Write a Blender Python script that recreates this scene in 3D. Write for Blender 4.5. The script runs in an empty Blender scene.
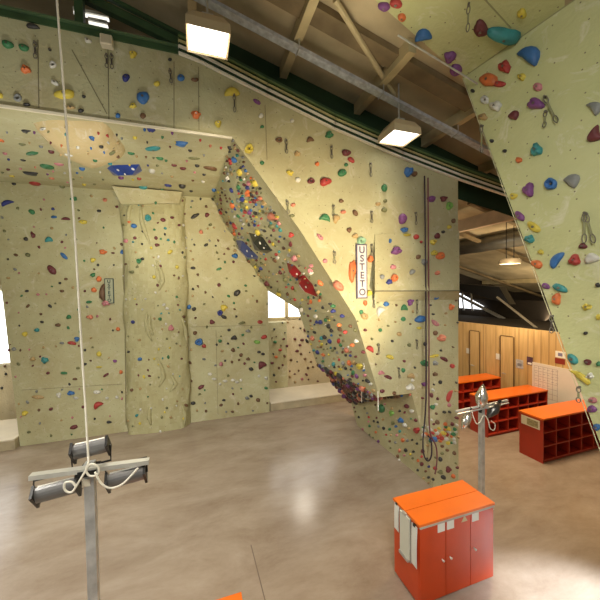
import bpy, bmesh, math, random
from mathutils import Vector, Matrix
random.seed(7)
C = bpy.context.scene.collection
# ------------------------------------------------------------------ camera
F, PIT, ROL, YAW, H = 310.0, .026, -.0155, .319, 3.5
cy, sy = math.cos(YAW), math.sin(YAW)
P_ = Matrix(((1,0,0),(0,math.cos(PIT),-math.sin(PIT)),(0,math.sin(PIT),math.cos(PIT))))
R_ = Matrix(((math.cos(ROL),-math.sin(ROL),0),(math.sin(ROL),math.cos(ROL),0),(0,0,1)))
W_ = Matrix(((cy,-sy,0),(0,0,-1),(sy,cy,0)))          # world x,y,z -> right,down,forward
M = R_ @ P_ @ W_
MT = M.transposed()
O = Vector((0,0,H))
def ray(x,y): return MT @ Vector(((x-300)/F,(y-300)/F,1))
def on(x,y,ax,val):
    d = ray(x,y); return O + d*((val-O[ax])/d[ax])
def px(p):
    c = M @ (Vector(p)-O); return (300+F*c.x/c.z, 300+F*c.y/c.z)
def depth(p): return (M @ (Vector(p)-O)).z
cam = bpy.data.cameras.new('camera'); co = bpy.data.objects.new('camera', cam); C.objects.link(co)
cam.sensor_width = 36; cam.lens = F*36/600; cam.clip_start = .05
rot = Matrix((M[0], -M[1], -M[2])).transposed()
co.matrix_world = Matrix.Translation(O) @ rot.to_4x4()
bpy.context.scene.camera = co

# ------------------------------------------------------------------ materials
def nd(nt, t, **k):
    n = nt.nodes.new(t)
    for a,b in k.items(): setattr(n,a,b)
    return n
def base(name, col, rough=.6, metal=0, spec=.5):
    m = bpy.data.materials.new(name); m.use_nodes = True
    b = m.node_tree.nodes['Principled BSDF']
    b.inputs['Base Color'].default_value = (*col,1); b.inputs['Roughness'].default_value = rough
    b.inputs['Metallic'].default_value = metal; b.inputs['Specular IOR Level'].default_value = spec
    return m
def noisy(name, col, rough=.6, metal=0, amt=.18, scale=3.0, bump=.0, spec=.5):
    m = base(name,col,rough,metal,spec); nt = m.node_tree; b = nt.nodes['Principled BSDF']
    tc = nd(nt,'ShaderNodeTexCoord'); n = nd(nt,'ShaderNodeTexNoise'); n.inputs['Scale'].default_value = scale; n.inputs['Detail'].default_value = 5
    nt.links.new(tc.outputs['Object'], n.inputs['Vector'])
    r = nd(nt,'ShaderNodeValToRGB')
    r.color_ramp.elements[0].position=.3; r.color_ramp.elements[1].position=.7
    r.color_ramp.elements[0].color=(*[c*(1-amt) for c in col],1); r.color_ramp.elements[1].color=(*[min(1,c*(1+amt)) for c in col],1)
    nt.links.new(n.outputs['Fac'], r.inputs['Fac']); nt.links.new(r.outputs['Color'], b.inputs['Base Color'])
    if bump:
        bp = nd(nt,'ShaderNodeBump'); bp.inputs['Strength'].default_value=bump; bp.inputs['Distance'].default_value=.02
        nt.links.new(n.outputs['Fac'], bp.inputs['Height']); nt.links.new(bp.outputs['Normal'], b.inputs['Normal'])
    return m
def glow(name, col, s):
    m = bpy.data.materials.new(name); m.use_nodes=True; nt=m.node_tree
    b = nt.nodes['Principled BSDF']; b.inputs['Base Color'].default_value=(*col,1)
    b.inputs['Emission Color'].default_value=(*col,1); b.inputs['Emission Strength'].default_value=s
    return m
def plaster(name, col, warm, chalk=.35, dot=.2, lump=.3):
    """resin coated climbing panel: mottled colour, sandy bump, chalk scuffs and a grid of small bolt holes (UV in metres)"""
    m = base(name,col,.8); nt=m.node_tree; b=nt.nodes['Principled BSDF']; L=nt.links.new
    tc=nd(nt,'ShaderNodeTexCoord')
    n1=nd(nt,'ShaderNodeTexNoise'); n1.inputs['Scale'].default_value=1.1; n1.inputs['Detail'].default_value=6; n1.inputs['Roughness'].default_value=.65
    L(tc.outputs['UV'],n1.inputs['Vector'])
    r=nd(nt,'ShaderNodeValToRGB'); r.color_ramp.elements[0].position=.33; r.color_ramp.elements[1].position=.68
    r.color_ramp.elements[0].color=(*warm,1); r.color_ramp.elements[1].color=(*col,1); L(n1.outputs['Fac'],r.inputs['Fac'])
    n2=nd(nt,'ShaderNodeTexNoise'); n2.inputs['Scale'].default_value=3.2; n2.inputs['Detail'].default_value=8; n2.inputs['Roughness'].default_value=.7; n2.inputs['Distortion'].default_value=1.2
    L(tc.outputs['UV'],n2.inputs['Vector'])
    mr=nd(nt,'ShaderNodeMapRange'); mr.inputs['From Min'].default_value=.55; mr.inputs['From Max'].default_value=.72; mr.inputs['To Max'].default_value=chalk; L(n2.outputs['Fac'],mr.inputs['Value'])
    mx=nd(nt,'ShaderNodeMix',data_type='RGBA'); L(mr.outputs['Result'],mx.inputs['Factor']); L(r.outputs['Color'],mx.inputs['A']); mx.inputs['B'].default_value=(.78,.76,.68,1)
    v=nd(nt,'ShaderNodeTexVoronoi',voronoi_dimensions='2D'); v.inputs['Scale'].default_value=1/dot; v.inputs['Randomness'].default_value=.75
    L(tc.outputs['UV'],v.inputs['Vector'])
    lt=nd(nt,'ShaderNodeMath',operation='LESS_THAN'); lt.inputs[1].default_value=.036; L(v.outputs['Distance'],lt.inputs[0])
    m2=nd(nt,'ShaderNodeMix',data_type='RGBA'); L(lt.outputs[0],m2.inputs['Factor']); L(mx.outputs['Result'],m2.inputs['A']); m2.inputs['B'].default_value=(.23,.21,.13,1)
    L(m2.outputs['Result'],b.inputs['Base Color'])
    n3=nd(nt,'ShaderNodeTexNoise'); n3.inputs['Scale'].default_value=26; n3.inputs['Detail'].default_value=4; L(tc.outputs['UV'],n3.inputs['Vector'])
    bp=nd(nt,'ShaderNodeBump'); bp.inputs['Strength'].default_value=.35; bp.inputs['Distance'].default_value=.02; L(n3.outputs['Fac'],bp.inputs['Height'])
    bp2=nd(nt,'ShaderNodeBump'); bp2.inputs['Strength'].default_value=lump; bp2.inputs['Distance'].default_value=.08; L(n1.outputs['Fac'],bp2.inputs['Height']); L(bp.outputs['Normal'],bp2.inputs['Normal'])
    L(bp2.outputs['Normal'],b.inputs['Normal'])
    return m
PL = plaster('olive_climbing_panel',(.49,.49,.305),(.41,.37,.21))
PLR = plaster('pale_green_climbing_panel',(.58,.60,.33),(.50,.53,.26),chalk=.62,dot=.22)
PLB = plaster('cream_climbing_panel',(.66,.58,.40),(.56,.48,.30))
PLC = plaster('column_resin',(.46,.45,.26),(.37,.34,.18),dot=.3,lump=.8)
GREEN = noisy('dark_green_steel',(.035,.085,.035),.45,amt=.3)
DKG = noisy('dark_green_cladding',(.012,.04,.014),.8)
CREAMB = noisy('cream_painted_timber',(.50,.42,.24),.6,amt=.2)
ROOF = noisy('brown_roof_board',(.46,.385,.24),.8,amt=.25,scale=1.5)
BRN = noisy('brown_beam',(.20,.15,.08),.7,amt=.3)
GALV = noisy('galvanised_steel',(.55,.56,.55),.38,.55,amt=.25,scale=9)
WHT = noisy('white_paint',(.8,.79,.74),.5,amt=.05)
STRIP = noisy('cream_strip',(.75,.70,.55),.4,amt=.06)
BLK = noisy('black_plastic',(.012,.012,.012),.4)
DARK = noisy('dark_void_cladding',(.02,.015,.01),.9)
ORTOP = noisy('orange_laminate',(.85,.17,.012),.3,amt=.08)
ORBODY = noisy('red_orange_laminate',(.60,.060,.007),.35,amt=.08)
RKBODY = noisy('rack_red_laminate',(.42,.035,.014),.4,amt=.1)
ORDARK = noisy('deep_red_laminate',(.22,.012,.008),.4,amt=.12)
PAPER = noisy('paper',(.80,.82,.80),.7,amt=.04)
MAT = noisy('cream_mat_vinyl',(.72,.65,.52),.5,amt=.06)
SEAM = base('panel_seam',(.20,.18,.11),.9)

def floor_mat():
    m=base('worn_resin_floor',(.4,.3,.22),.3); nt=m.node_tree; b=nt.nodes['Principled BSDF']; L=nt.links.new
    tc=nd(nt,'ShaderNodeTexCoord')
    mp=nd(nt,'ShaderNodeMapping'); mp.inputs['Scale'].default_value=(.5,1.1,1); mp.inputs['Rotation'].default_value=(0,0,.3); L(tc.outputs['Object'],mp.inputs['Vector'])
    n=nd(nt,'ShaderNodeTexNoise'); n.inputs['Scale'].default_value=1.5; n.inputs['Detail'].default_value=12; n.inputs['Roughness'].default_value=.72; n.inputs['Distortion'].default_value=.3; L(mp.outputs[0],n.inputs['Vector'])
    r=nd(nt,'ShaderNodeValToRGB'); e=r.color_ramp.elements; e[0].position=.3; e[0].color=(.265,.20,.15,1); e[1].position=.72; e[1].color=(.44,.37,.305,1)
    L(n.outputs['Fac'],r.inputs['Fac']); L(r.outputs['Color'],b.inputs['Base Color'])
    mr=nd(nt,'ShaderNodeMapRange'); mr.inputs['To Min'].default_value=.13; mr.inputs['To Max'].default_value=.30; L(n.outputs['Fac'],mr.inputs['Value']); L(mr.outputs['Result'],b.inputs['Roughness'])
    n2=nd(nt,'ShaderNodeTexNoise'); n2.inputs['Scale'].default_value=2.3; n2.inputs['Detail'].default_value=3; L(mp.outputs[0],n2.inputs['Vector'])
    bp=nd(nt,'ShaderNodeBump'); bp.inputs['Strength'].default_value=.12; bp.inputs['Distance'].default_value=.03; L(n2.outputs['Fac'],bp.inputs['Height']); L(bp.outputs['Normal'],b.inputs['Normal'])
    return m
def wood_mat():
    m=base('birch_plywood_panel',(.6,.42,.2),.45); nt=m.node_tree; b=nt.nodes['Principled BSDF']; L=nt.links.new
    tc=nd(nt,'ShaderNodeTexCoord'); mp=nd(nt,'ShaderNodeMapping'); mp.inputs['Scale'].default_value=(6,6,.5); L(tc.outputs['Object'],mp.inputs['Vector'])
    n=nd(nt,'ShaderNodeTexNoise'); n.inputs['Scale'].default_value=3; n.inputs['Detail'].default_value=6; L(mp.outputs[0],n.inputs['Vector'])
    r=nd(nt,'ShaderNodeValToRGB'); e=r.color_ramp.elements; e[0].position=.3; e[0].color=(.50,.33,.13,1); e[1].position=.7; e[1].color=(.66,.46,.22,1)
    L(n.outputs['Fac'],r.inputs['Fac']); L(r.outputs['Color'],b.inputs['Base Color'])
    return m
FLOOR=floor_mat(); WOOD=wood_mat()

# ------------------------------------------------------------------ mesh helpers
def link(name, bm, mat, parent=None, smooth=False, uv=True):
    me = bpy.data.meshes.new(name)
    bmesh.ops.recalc_face_normals(bm, faces=bm.faces)
    if smooth:
        for f in bm.faces: f.smooth = True
    bm.to_mesh(me); bm.free()
    o = bpy.data.objects.new(name, me); C.objects.link(o)
    for mm in (mat if isinstance(mat,(list,tuple)) else [mat]): me.materials.append(mm)
    if parent: o.parent = parent
    return o
def box(bm, a, b):
    a=Vector(a); b=Vector(b)
    vs=[bm.verts.new((x,y,z)) for x in (a.x,b.x) for y in (a.y,b.y) for z in (a.z,b.z)]
    for f in ((0,1,3,2),(4,6,7,5),(0,4,5,1),(2,3,7,6),(0,2,6,4),(1,5,7,3)): bm.faces.new([vs[i] for i in f])
def beam(bm, p, q, w, h, up=(0,0,1)):
    p=Vector(p); q=Vector(q); t=(q-p).normalized(); s=t.cross(Vector(up))
    if s.length<1e-4: s=t.cross(Vector((1,0,0)))
    s.normalize(); u=s.cross(t)
    vs=[]
    for c in (p,q):
        for i,j in ((-1,-1),(1,-1),(1,1),(-1,1)): vs.append(bm.verts.new(c+s*w/2*i+u*h/2*j))
    for f in ((0,1,2,3),(7,6,5,4),(0,4,5,1),(1,5,6,2),(2,6,7,3),(3,7,4,0)): bm.faces.new([vs[i] for i in f])
def tube(bm, pts, r, n=8, cap=True):
    pts=[Vector(p) for p in pts]; rings=[]; ref=None
    for i,p in enumerate(pts):
        t=(pts[min(i+1,len(pts)-1)]-pts[max(i-1,0)]).normalized()
        if ref is None: ref = t.orthogonal().normalized()
        ref=(ref-t*ref.dot(t)).normalized(); s=t.cross(ref)
        rr = r[i] if isinstance(r,(list,tuple)) else r
        rings.append([bm.verts.new(p+(ref*math.cos(a)+s*math.sin(a))*rr) for a in [2*math.pi*k/n for k in range(n)]])
    for a,b in zip(rings,rings[1:]):
        for k in range(n): bm.faces.new((a[k],a[(k+1)%n],b[(k+1)%n],b[k]))
    if cap: bm.faces.new(rings[0][::-1]); bm.faces.new(rings[-1])
def cyl(bm,c,axis,r,l,n=16): 
    a=Vector(axis).normalized(); c=Vector(c); tube(bm,[c-a*l/2,c+a*l/2],r,n)
def B(): return bmesh.new()
def tag(o, label=None, cat=None, group=None, kind=None):
    if label: o['label']=label
    if cat: o['category']=cat
    if group: o['group']=group
    if kind: o['kind']=kind
    return o
def struct(name,bm,mat,label=None,parent=None):
    o=link(name,bm,mat,parent)
    if not parent: o['kind']='structure'
    if label: o['label']=label
    return o
def empty(name,loc,label,cat,group=None,rz=0):
    o=bpy.data.objects.new(name,None); C.objects.link(o); o.location=loc; o.rotation_euler=(0,0,rz); o.empty_display_size=.1
    return tag(o,label,cat,group)
def part(name,bm,mat,parent,label=None,smooth=False):
    """bm is in world coordinates"""
    loc = parent.matrix_basis.translation
    rz = parent.rotation_euler.z if parent.type=='EMPTY' else 0
    p = parent; 
    inv = Matrix.Identity(4); chain=[]
    while p: chain.append(p.matrix_basis.copy()); p=p.parent
    m = Matrix.Identity(4)
    for k in reversed(chain): m = m @ k
    bm.transform(m.inverted())
    o=link(name,bm,mat,parent,smooth)
    if label: o['label']=label
    return o

# ------------------------------------------------------------------ climbing surfaces (polygons also used for seating the holds)
SURF=[]   # (region, a, b, c, normal)
def surf(region, pts, front):
    """register polygon fan; normal oriented towards 'front' point"""
    pts=[Vector(p) for p in pts]
    for i in range(1,len(pts)-1):
        a,b,c=pts[0],pts[i],pts[i+1]; n=(b-a).cross(c-a)
        if n.length<1e-6: continue
        n.normalize()
        if n.dot(Vector(front)-a)<0: n=-n
        SURF.append((region,a,b,c,n))
def hit(x,y):
    d=ray(x,y); best=None
    for reg,a,b,c,n in SURF:
        den=d.dot(n)
        if den>=-1e-6: continue
        t=(a-O).dot(n)/den
        if t<=0 or (best and t>=best[0]): continue
        p=O+d*t
        ok=True
        # inside test
        N=(b-a).cross(c-a).normalized()
        for u,v in ((a,b),(b,c),(c,a)):
            if (v-u).normalized().cross(p-u).dot(N)<-1e-4: ok=False;break
        if ok: best=(t,p,n,reg)
    return best
def uvmap(o):
    me=o.data
    uv=me.uv_layers.new(name='UVMap')
    for f in me.polygons:
        n=f.normal
        z=Vector((0,0,1)); 
        if abs(n.z)>.95: u=Vector((1,0,0))
        else: u=z.cross(n).normalized()
        v=n.cross(u)
        for li in f.loop_indices:
            p=me.vertices[me.loops[li].vertex_index].co
            uv.data[li].uv=(p.dot(u)+5,p.dot(v)+5)
def polymesh(bm, faces):
    cache={}
    for f in faces:
        vs=[]
        for p in f:
            k=tuple(round(c,4) for c in p)
            if k not in cache: cache[k]=bm.verts.new(p)
            vs.append(cache[k])
        try: bm.faces.new(vs)
        except ValueError: pass

YM=4.4; YB=8.85; ZU=5.63; ZC=6.1; XR=4.45
CAMF=(0,0,3.5)
# trim polyline (x,z) at top of front wall
TOP=[(-7,6.66),(-.15,6.62),(.1,6.57),(1.0,6.29),(2.03,5.98),(3.24,5.69),(XR,5.45),(5.7,5.24),(7.0,5.0)]
def ztop(x):
    for (a,b),(c,d) in zip(TOP,TOP[1:]):
        if a<=x<=c: return b+(d-b)*(x-a)/(c-a)
    return TOP[-1][1]
P=lambda x,z:Vector((x,YM,z))
F0,F1,F2,F3,F4,F5,F6=P(.52,ZU),P(1.47,4.42),P(2.38,3.07),P(2.81,1.75),P(3.44,1.74),P(3.68,.93),P(3.88,0)
B0=Vector((.45,YB,ZC)); B1=Vector((1.08,YB,4.9)); B2=Vector((1.95,YB,3.55))
YR=7.15
G2=on(298,309,1,YR); G3=on(316,362,1,YR); L1=on(351,403,1,YR); G5=Vector((3.88,YR,0))
# front face (upper wall + bright prow face + lower fin face)
face=[Vector((-7,YM,ZU)),F0,F1,F2,F3,F4,F5,F6,Vector((XR,YM,0)),P(XR,ztop(XR))]+[P(x,z) for x,z in reversed(TOP) if x<XR]
bm=B(); polymesh(bm,[face])
flank=[(F0,F1,B1),(F0,B1,B0),(F1,F2,G2),(F1,G2,B2),(F1,B2,B1),(F2,F3,G3),(F2,G3,G2),(F3,F4,L1),(F3,L1,G3),(F4,F5,L1),(F5,F6,G5),(F5,G5,L1)]
polymesh(bm,flank)
# right side and hidden back of the fin
XT=Vector((XR,YM,ztop(XR))); XTb=Vector((XR,YR,ztop(XR)))
polymesh(bm,[(Vector((XR,YM,0)),Vector((XR,YR,0)),XTb,XT),(G5,Vector((XR,YR,0)),XTb,Vector((3.0,YR,4.5)),G2,G3,L1)])
wf=struct('wall_front',bm,PL,'olive upper wall and bright overhanging prow with a free standing fin foot'); uvmap(wf)
# region split of the front face for hold naming
surf('upper',[(-7,YM,ZU),tuple(F0),(.52,YM,6.6),(-7,YM,6.7)],CAMF)
surf('prow',[F0,P(.52,6.6),P(XR,5.5),P(XR,1.74),F4,F3,F2,F1],CAMF)
surf('fin foot',[P(XR,0),F6,F5,F4,P(XR,1.74)],CAMF)
for i,(a,b,c) in enumerate(flank):
    surf('flank' if i<7 else ('ledge' if i<9 else 'fin side'),[a,b,c],(-1,3.5,1.2))
# overhang ceiling between upper wall and back wall
ov=[(-7,YM+.01,ZU),(F0.x,YM+.01,ZU),tuple(B0),(-7,YB,ZC)]
bm=B(); polymesh(bm,[ov]); ovo=struct('ceiling_overhang',bm,PL,'olive overhanging roof panel joining upper wall to back wall'); uvmap(ovo)
surf('overhang',ov,(-2,6,2))
# back wall (leaning left edge), right panels; solid 0.25 m thick
bl0=on(20,446,1,YB); bl0.z=0; bl1=on(0,275,1,YB); blt=Vector((bl1.x-.02,YB,ZC))
BW=[bl0,Vector((1.93,YB,0)),Vector((1.95,YB,3.55)),B1,B0,blt,bl1]
bm=B(); bk=[v+Vector((0,.22,0)) for v in BW]
polymesh(bm,[BW,bk]+[(BW[i],BW[(i+1)%len(BW)],bk[(i+1)%len(BW)],bk[i]) for i in range(len(BW))])
wb=struct('wall_back',bm,PL,'tall olive climbing wall covered in small coloured holds'); uvmap(wb)
surf('back',BW,CAMF)
# far wall at the very back behind the platform, with windows above
YF=10.6
def colpts():
    x0=on(127,400,1,YB).x; x1=on(190,400,1,YB).x; return x0,x1
cx0,cx1=-1.76,-.26
ccx=(cx0+cx1)/2; cr=(cx1-cx0)/2
NSEG=24
bm=B(); rows=[]
def cprof(z,k):
    a=math.pi*k/NSEG
    w=1+.03*math.sin(z*2.3+k*.5)+.025*math.sin(z*5.1-k)
    sx=math.copysign(abs(math.cos(a))**.8,math.cos(a))
    return Vector((ccx-sx*cr*w, YB-abs(math.sin(a))**.75*.34*w, z))
zs=[i*ZC*.985/36 for i in range(37)]
for z in zs: rows.append([bm.verts.new(cprof(z,k)) for k in range(NSEG+1)])
for a,b in zip(rows,rows[1:]):
    for k in range(NSEG): bm.faces.new((a[k],a[k+1],b[k+1],b[k]))
col=struct('wall_column',bm,PLC,'rounded olive resin column on the back wall with carved cracks'); uvmap(col)
for p in col.data.polygons: p.use_smooth=True
for z0,z1 in zip(zs[::2],zs[2::2]):
    for k in range(0,NSEG,2):
        surf('column',[cprof(z0,k),cprof(z0,k+2),cprof(z1,k+2),cprof(z1,k)],CAMF)
# ridges that form the cracks of the column
def ridge(pts,r=.055):
    ps=[]
    for x,y in pts:
        h=hit(x,y)
        if h: ps.append(h[1]+h[2]*.005)
    sm=[]
    for i in range(len(ps)-1):
        for t in (0,.33,.66): sm.append(ps[i].lerp(ps[i+1],t))
    sm.append(ps[-1]); n=len(sm)
    bm=B(); tube(bm,sm,[r*(.3+.7*math.sin(math.pi*i/(n-1))) for i in range(n)],6)
    o=link('crack_ridge',bm,PLC,col,True); uvmap(o)
for pts in [[(141,205),(141,218),(145,232),(150,244)],[(156,260),(161,272),(163,281),(159,290)],[(147,312),(146,322),(148,332),(152,341)],[(157,357),(162,368),(164,377),(159,387)],[(150,406),(149,416),(151,425),(154,433)],
            [(155,265),(158,275),(159,283)],[(150,315),(149,325),(153,335)],[(182,318),(185,330),(187,345)],[(171,375),(176,384),(170,392)],[(182,405),(185,415),(184,425)],[(132,200),(129,212),(128,225)]]:
    ridge(pts)

cap=[on(x,y,1,yy) for x,y,yy in ((112,184,8.15),(182,186,8.15),(179,203,8.42),(121,204,8.42))]
cap[0].z=cap[1].z=5.99
cb_=[Vector((c.x,YB-.01,c.z)) for c in cap]
bm=B(); polymesh(bm,[cap,cb_]+[(cap[i],cap[(i+1)%4],cb_[(i+1)%4],cb_[i]) for i in range(4)]); o=link('column_capital',bm,PL,col); uvmap(o)
surf('column',cap,CAMF)
# seams and boards on the walls
def seam(wall,a,b,reg=None,w=.008):
    ha=hit(*a); hb=hit(*b); bm=B(); beam(bm,ha[1]+ha[2]*.001,hb[1]+hb[2]*.001,w,.012 if w<.02 else .02,up=ha[2]); link('seam',bm,SEAM,wall)
seam(wb,(191,327),(266,325)); seam(wb,(124,230),(126,425)); seam(wb,(216,330),(218,415)); seam(wb,(22,390),(122,384),w=.006)
seam(wf,(198.5,67),(199,130)); seam(wf,(174,62),(174,128)); seam(wf,(108,50),(109,120)); seam(wf,(72,50),(107,114)); seam(wf,(38,40),(39,108)); seam(wf,(265,105),(267,160),w=.005)
# protruding upper right panel of the prow (its lower edge is the horizontal lip)
xa=on(375,290,1,YM).x; zl=3.52
pa=[P(xa,ztop(xa)-1.4),P(XR+.02,ztop(XR)-.9),P(XR+.03,zl),P(xa+.02,zl)]
off=Vector((0,-.17,0))
fr=[pa[0]+off*.05,pa[1]+off*.05,on(459.5,290,1,YM-.17),on(375,290.5,1,YM-.17)]
lo=[P(xa-.02,zl-.20)+Vector((0,-.002,0)),P(XR+.02,zl-.20)+Vector((0,-.002,0))]
bm=B(); polymesh(bm,[fr,[fr[3],fr[2],lo[1],lo[0]],[fr[0],fr[3],lo[0],pa[0]],[fr[1],pa[1],lo[1],fr[2]]])
pnl=struct('raised_panel',bm,PL,None,wf); uvmap(pnl)
surf('prow',fr,CAMF)
bm=B(); beam(bm,fr[3]+Vector((0,-.0,-.01)),fr[2]+Vector((0,-.0,-.01)),.02,.02); link('seam',bm,SEAM,wf)
# rail along the lip of the upper wall
bm=B(); beam(bm,(-7,YM-.02,ZU),(F0.x-.02,YM-.012,ZU),.024,.03); struct('trim_1',bm,STRIP,'pale edge strip along the lip of the upper wall')

# ---- far zone
wx=[on(x,310,1,YF).x for x in (270,283,297)]
z_w0=on(283,318,1,YF).z; z_w1=on(283,298,1,YF).z+.35
bm=B()
box(bm,(-8,YF,0),(5.6,YF+.2,z_w0)); box(bm,(-8,YF,z_w1),(5.6,YF+.2,6.3))
wfar=struct('wall_far',bm,PLB,'cream boulder wall behind the raised platform'); uvmap(wfar)
bm=B(); box(bm,(wx[0]-.6,YF-.45,.25),(wx[1],YF,z_w0-.1)); o=struct('boulder_panel',bm,PL,None,wfar); uvmap(o)
surf('far',[(wx[1],YF,0),(5,YF,0),(5,YF,z_w0),(wx[1],YF,z_w0)],CAMF)
surf('far',[(wx[0]-.6,YF-.45,.2),(wx[1],YF-.45,.2),(wx[1],YF-.45,z_w0-.1),(wx[0]-.6,YF-.45,z_w0-.1)],CAMF)
surf('far',[(-8,YF,0),(-4,YF,0),(-4,YF,z_w0),(-8,YF,z_w0)],CAMF)
SKY=glow('bright_daylight_pane',(.93,.96,1.0),2.2)
for k,(x0,x1) in enumerate(((-8,-4.6),(1.2,2.96),(3.02,4.9))):
    bm=B(); box(bm,(x0,YF+.02,z_w0),(x1,YF+.05,z_w1)); w=struct('window_%d'%(k+1),bm,SKY,'bright window above the cream far wall')
    bm=B(); 
    for x in ([x0,x1]): beam(bm,(x,YF,z_w0),(x,YF,z_w1),.07,.07)
    beam(bm,(x0,YF,z_w0),(x1,YF,z_w0),.07,.07); link('window_frame',bm,CREAMB,w)
# left opening: lower far window goes down further
z_l=on(3,363,1,YF-.05).z
bm=B(); box(bm,(-8,YF-.06,z_l),(-4.75,YF-.03,z_w1)); struct('window_4',bm,SKY,'bright window left of the back wall')
# raised platforms
PLATZ=.25
for k,(x0,x1,yf) in enumerate(((-8,-4.02,8.72),(1.93,3.75,8.86))):
    pass
def platform(x0,x1,yf,label):
    e=empty('mat_platform',((x0+x1)/2,(yf+YF)/2,0),label,'platform')
    bm=B(); box(bm,(x0,yf+.03,0),(x1,YF-.46,PLATZ-.03)); part('side_panel',bm,noisy('tan_board',(.42,.36,.24),.6),e,'tan side board')
    bm=B(); box(bm,(x0,yf,PLATZ-.03),(x1,YF-.46,PLATZ)); part('mat_top',bm,MAT,e)
platform(-8,-4.04,8.68,'raised cream mat platform at the left end of the back wall')
platform(1.97,5.4,8.86,'raised cream mat platform seen through the gap under the prow')

# ------------------------------------------------------------------ floor, sides
bm=B(); box(bm,(-8,-3,-.1),(15,12,0)); fl=struct('floor',bm,FLOOR,'worn shiny brown resin floor')
seg=[on(251,545,2,0),on(265,600,2,0)]
bm=B(); d=(seg[1]-seg[0]).normalized(); beam(bm,seg[0]+Vector((0,0,.0005)),seg[1]+d*1.5+Vector((0,0,.0005)),.012,.002); link('floor_joint',bm,base('floor_joint_line',(.16,.12,.09),.6),fl)
bm=B(); box(bm,(-8.2,-3,0),(-8,12,7.4)); o=struct('wall_left',bm,PL); uvmap(o)
# right side wooden wall
XW=8.45
bm=B(); box(bm,(XW,-3,0),(XW+.12,11.5,2.4)); ww=struct('wall_right',bm,WOOD,'plywood panelled partition behind the orange racks')
def wz(x,y): return on(x,y,0,XW)
bm=B()
ys=[wz(x,350).y for x in (463,483.5,486,496,515,519,528,534,541,549,556,563)]
for yy in ys+[3.4,3.0,2.5]: box(bm,(XW-.004,yy-.008,.02),(XW,yy+.008,2.39))
link('panel_joint',bm,base('plywood_joint',(.30,.19,.08),.7),ww)
def door(n,xa,xb,ytop):
    y0,y1=wz(xa,350).y,wz(xb,350).y; zt=wz(xa,ytop).z
    bm=B(); box(bm,(XW-.03,y1,.01),(XW-.002,y0,zt)); d=struct('door_%d'%n,bm,WOOD,'plywood door flush in the panelled partition')
    bm=B(); beam(bm,(XW-.034,y0+.02,0),(XW-.034,y0+.02,zt),.012,.03); beam(bm,(XW-.034,y1-.02,0),(XW-.034,y1-.02,zt),.012,.03); beam(bm,(XW-.034,y1,zt+.01),(XW-.034,y0,zt+.01),.012,.02)
    link('door_gap',bm,base('door_gap',(.13,.08,.03),.8),d)
    bm=B(); tube(bm,[(XW-.03,y0-.08,1.05),(XW-.09,y0-.08,1.05),(XW-.09,y0-.2,1.05)],.012); link('door_handle',bm,GALV,d)
door(1,471,480,330.5); door(2,501.7,514,335.5)
def plate(x,y,w,h,mat,name,label,cat,t=.02,parts=None):
    c=wz(x,y); e=empty(name,(XW,c.y,c.z),label,cat)
    bm=B(); box(bm,(XW-t,c.y-w/2,c.z-h/2),(XW-.001,c.y+w/2,c.z+h/2)); part('plate' if not parts else 'sheet',bm,mat,e)
    return e,c
for x,y,l in ((469,351,'white light switch left of the far plywood door'),(499,356.7,'white light switch left of the near plywood door')):
    e,c=plate(x,y,.17,.17,WHT,'light_switch',l,'switch'); bm=B(); box(bm,(XW-.03,c.y-.03,c.z-.04),(XW-.02,c.y+.03,c.z+.04)); part('rocker',bm,PAPER,e)
e,c=plate(519.7,364,.2,.24,noisy('grey_notice',(.45,.46,.5),.6,amt=.3,scale=18),'notice','small grey notice on the plywood wall right of the near door','notice',.01,1)
bm=B(); box(bm,(XW-.012,c.y-.06,c.z-.06),(XW-.010,c.y+.05,c.z+.02)); part('picture',bm,base('grey_print',(.2,.2,.25)),e)
e,c=plate(530,361,.16,.22,noisy('purple_poster',(.10,.05,.09),.5,amt=.5,scale=14),'poster','small dark purple poster on the plywood wall','poster',.01,1)
bm=B(); box(bm,(XW-.012,c.y-.05,c.z-.09),(XW-.010,c.y+.05,c.z-.04)); part('picture',bm,PAPER,e)
e,c=plate(560.5,354.6,.22,.16,PAPER,'notice','white notice above the red one at the edge of the green wall','notice',.01,1)
bm=B(); box(bm,(XW-.012,c.y-.05,c.z-.04),(XW-.010,c.y+.05,c.z+.04)); part('picture',bm,base('blue_grey_print',(.2,.2,.35)),e)
e,c=plate(560,361.2,.22,.13,base('dark_red_sign',(.25,.03,.02),.5),'notice','dark red notice below the white one at the edge of the green wall','notice',.01,1)
# white board with grid
yb0=wz(533,362).y; zb=1.54
e=empty('whiteboard',(XW,yb0-.9,.9),'long low whiteboard with a faint grid on the plywood wall','whiteboard')
bm=B(); box(bm,(XW-.03,yb0-2.2,.22),(XW-.002,yb0,zb)); part('board',bm,noisy('whiteboard_enamel',(.74,.72,.68),.3,amt=.04),e)
bm=B()
for k in range(7): box(bm,(XW-.032,yb0-.62,zb-.08-k*.13),(XW-.030,yb0-.05,zb-.072-k*.13))
for k in range(6): box(bm,(XW-.032,yb0-.055-k*.112,zb-.87),(XW-.030,yb0-.047-k*.112,zb-.08))
part('grid_lines',bm,base('grid_ink',(.40,.36,.38)),e)
bm=B()
rr=random.Random(3); INK=base('pen_ink',(.22,.2,.3))
for k in range(22):
    bm=B(); yy=yb0-.1-(k%6)*.1; zz=zb-.12-(k//6)*.14-.03*rr.random(); tube(bm,[(XW-.033,yy+.03-.012*q,zz+.012*(q%2)) for q in range(6)],.003,4); part('pen_stroke',bm,INK,e)

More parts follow.
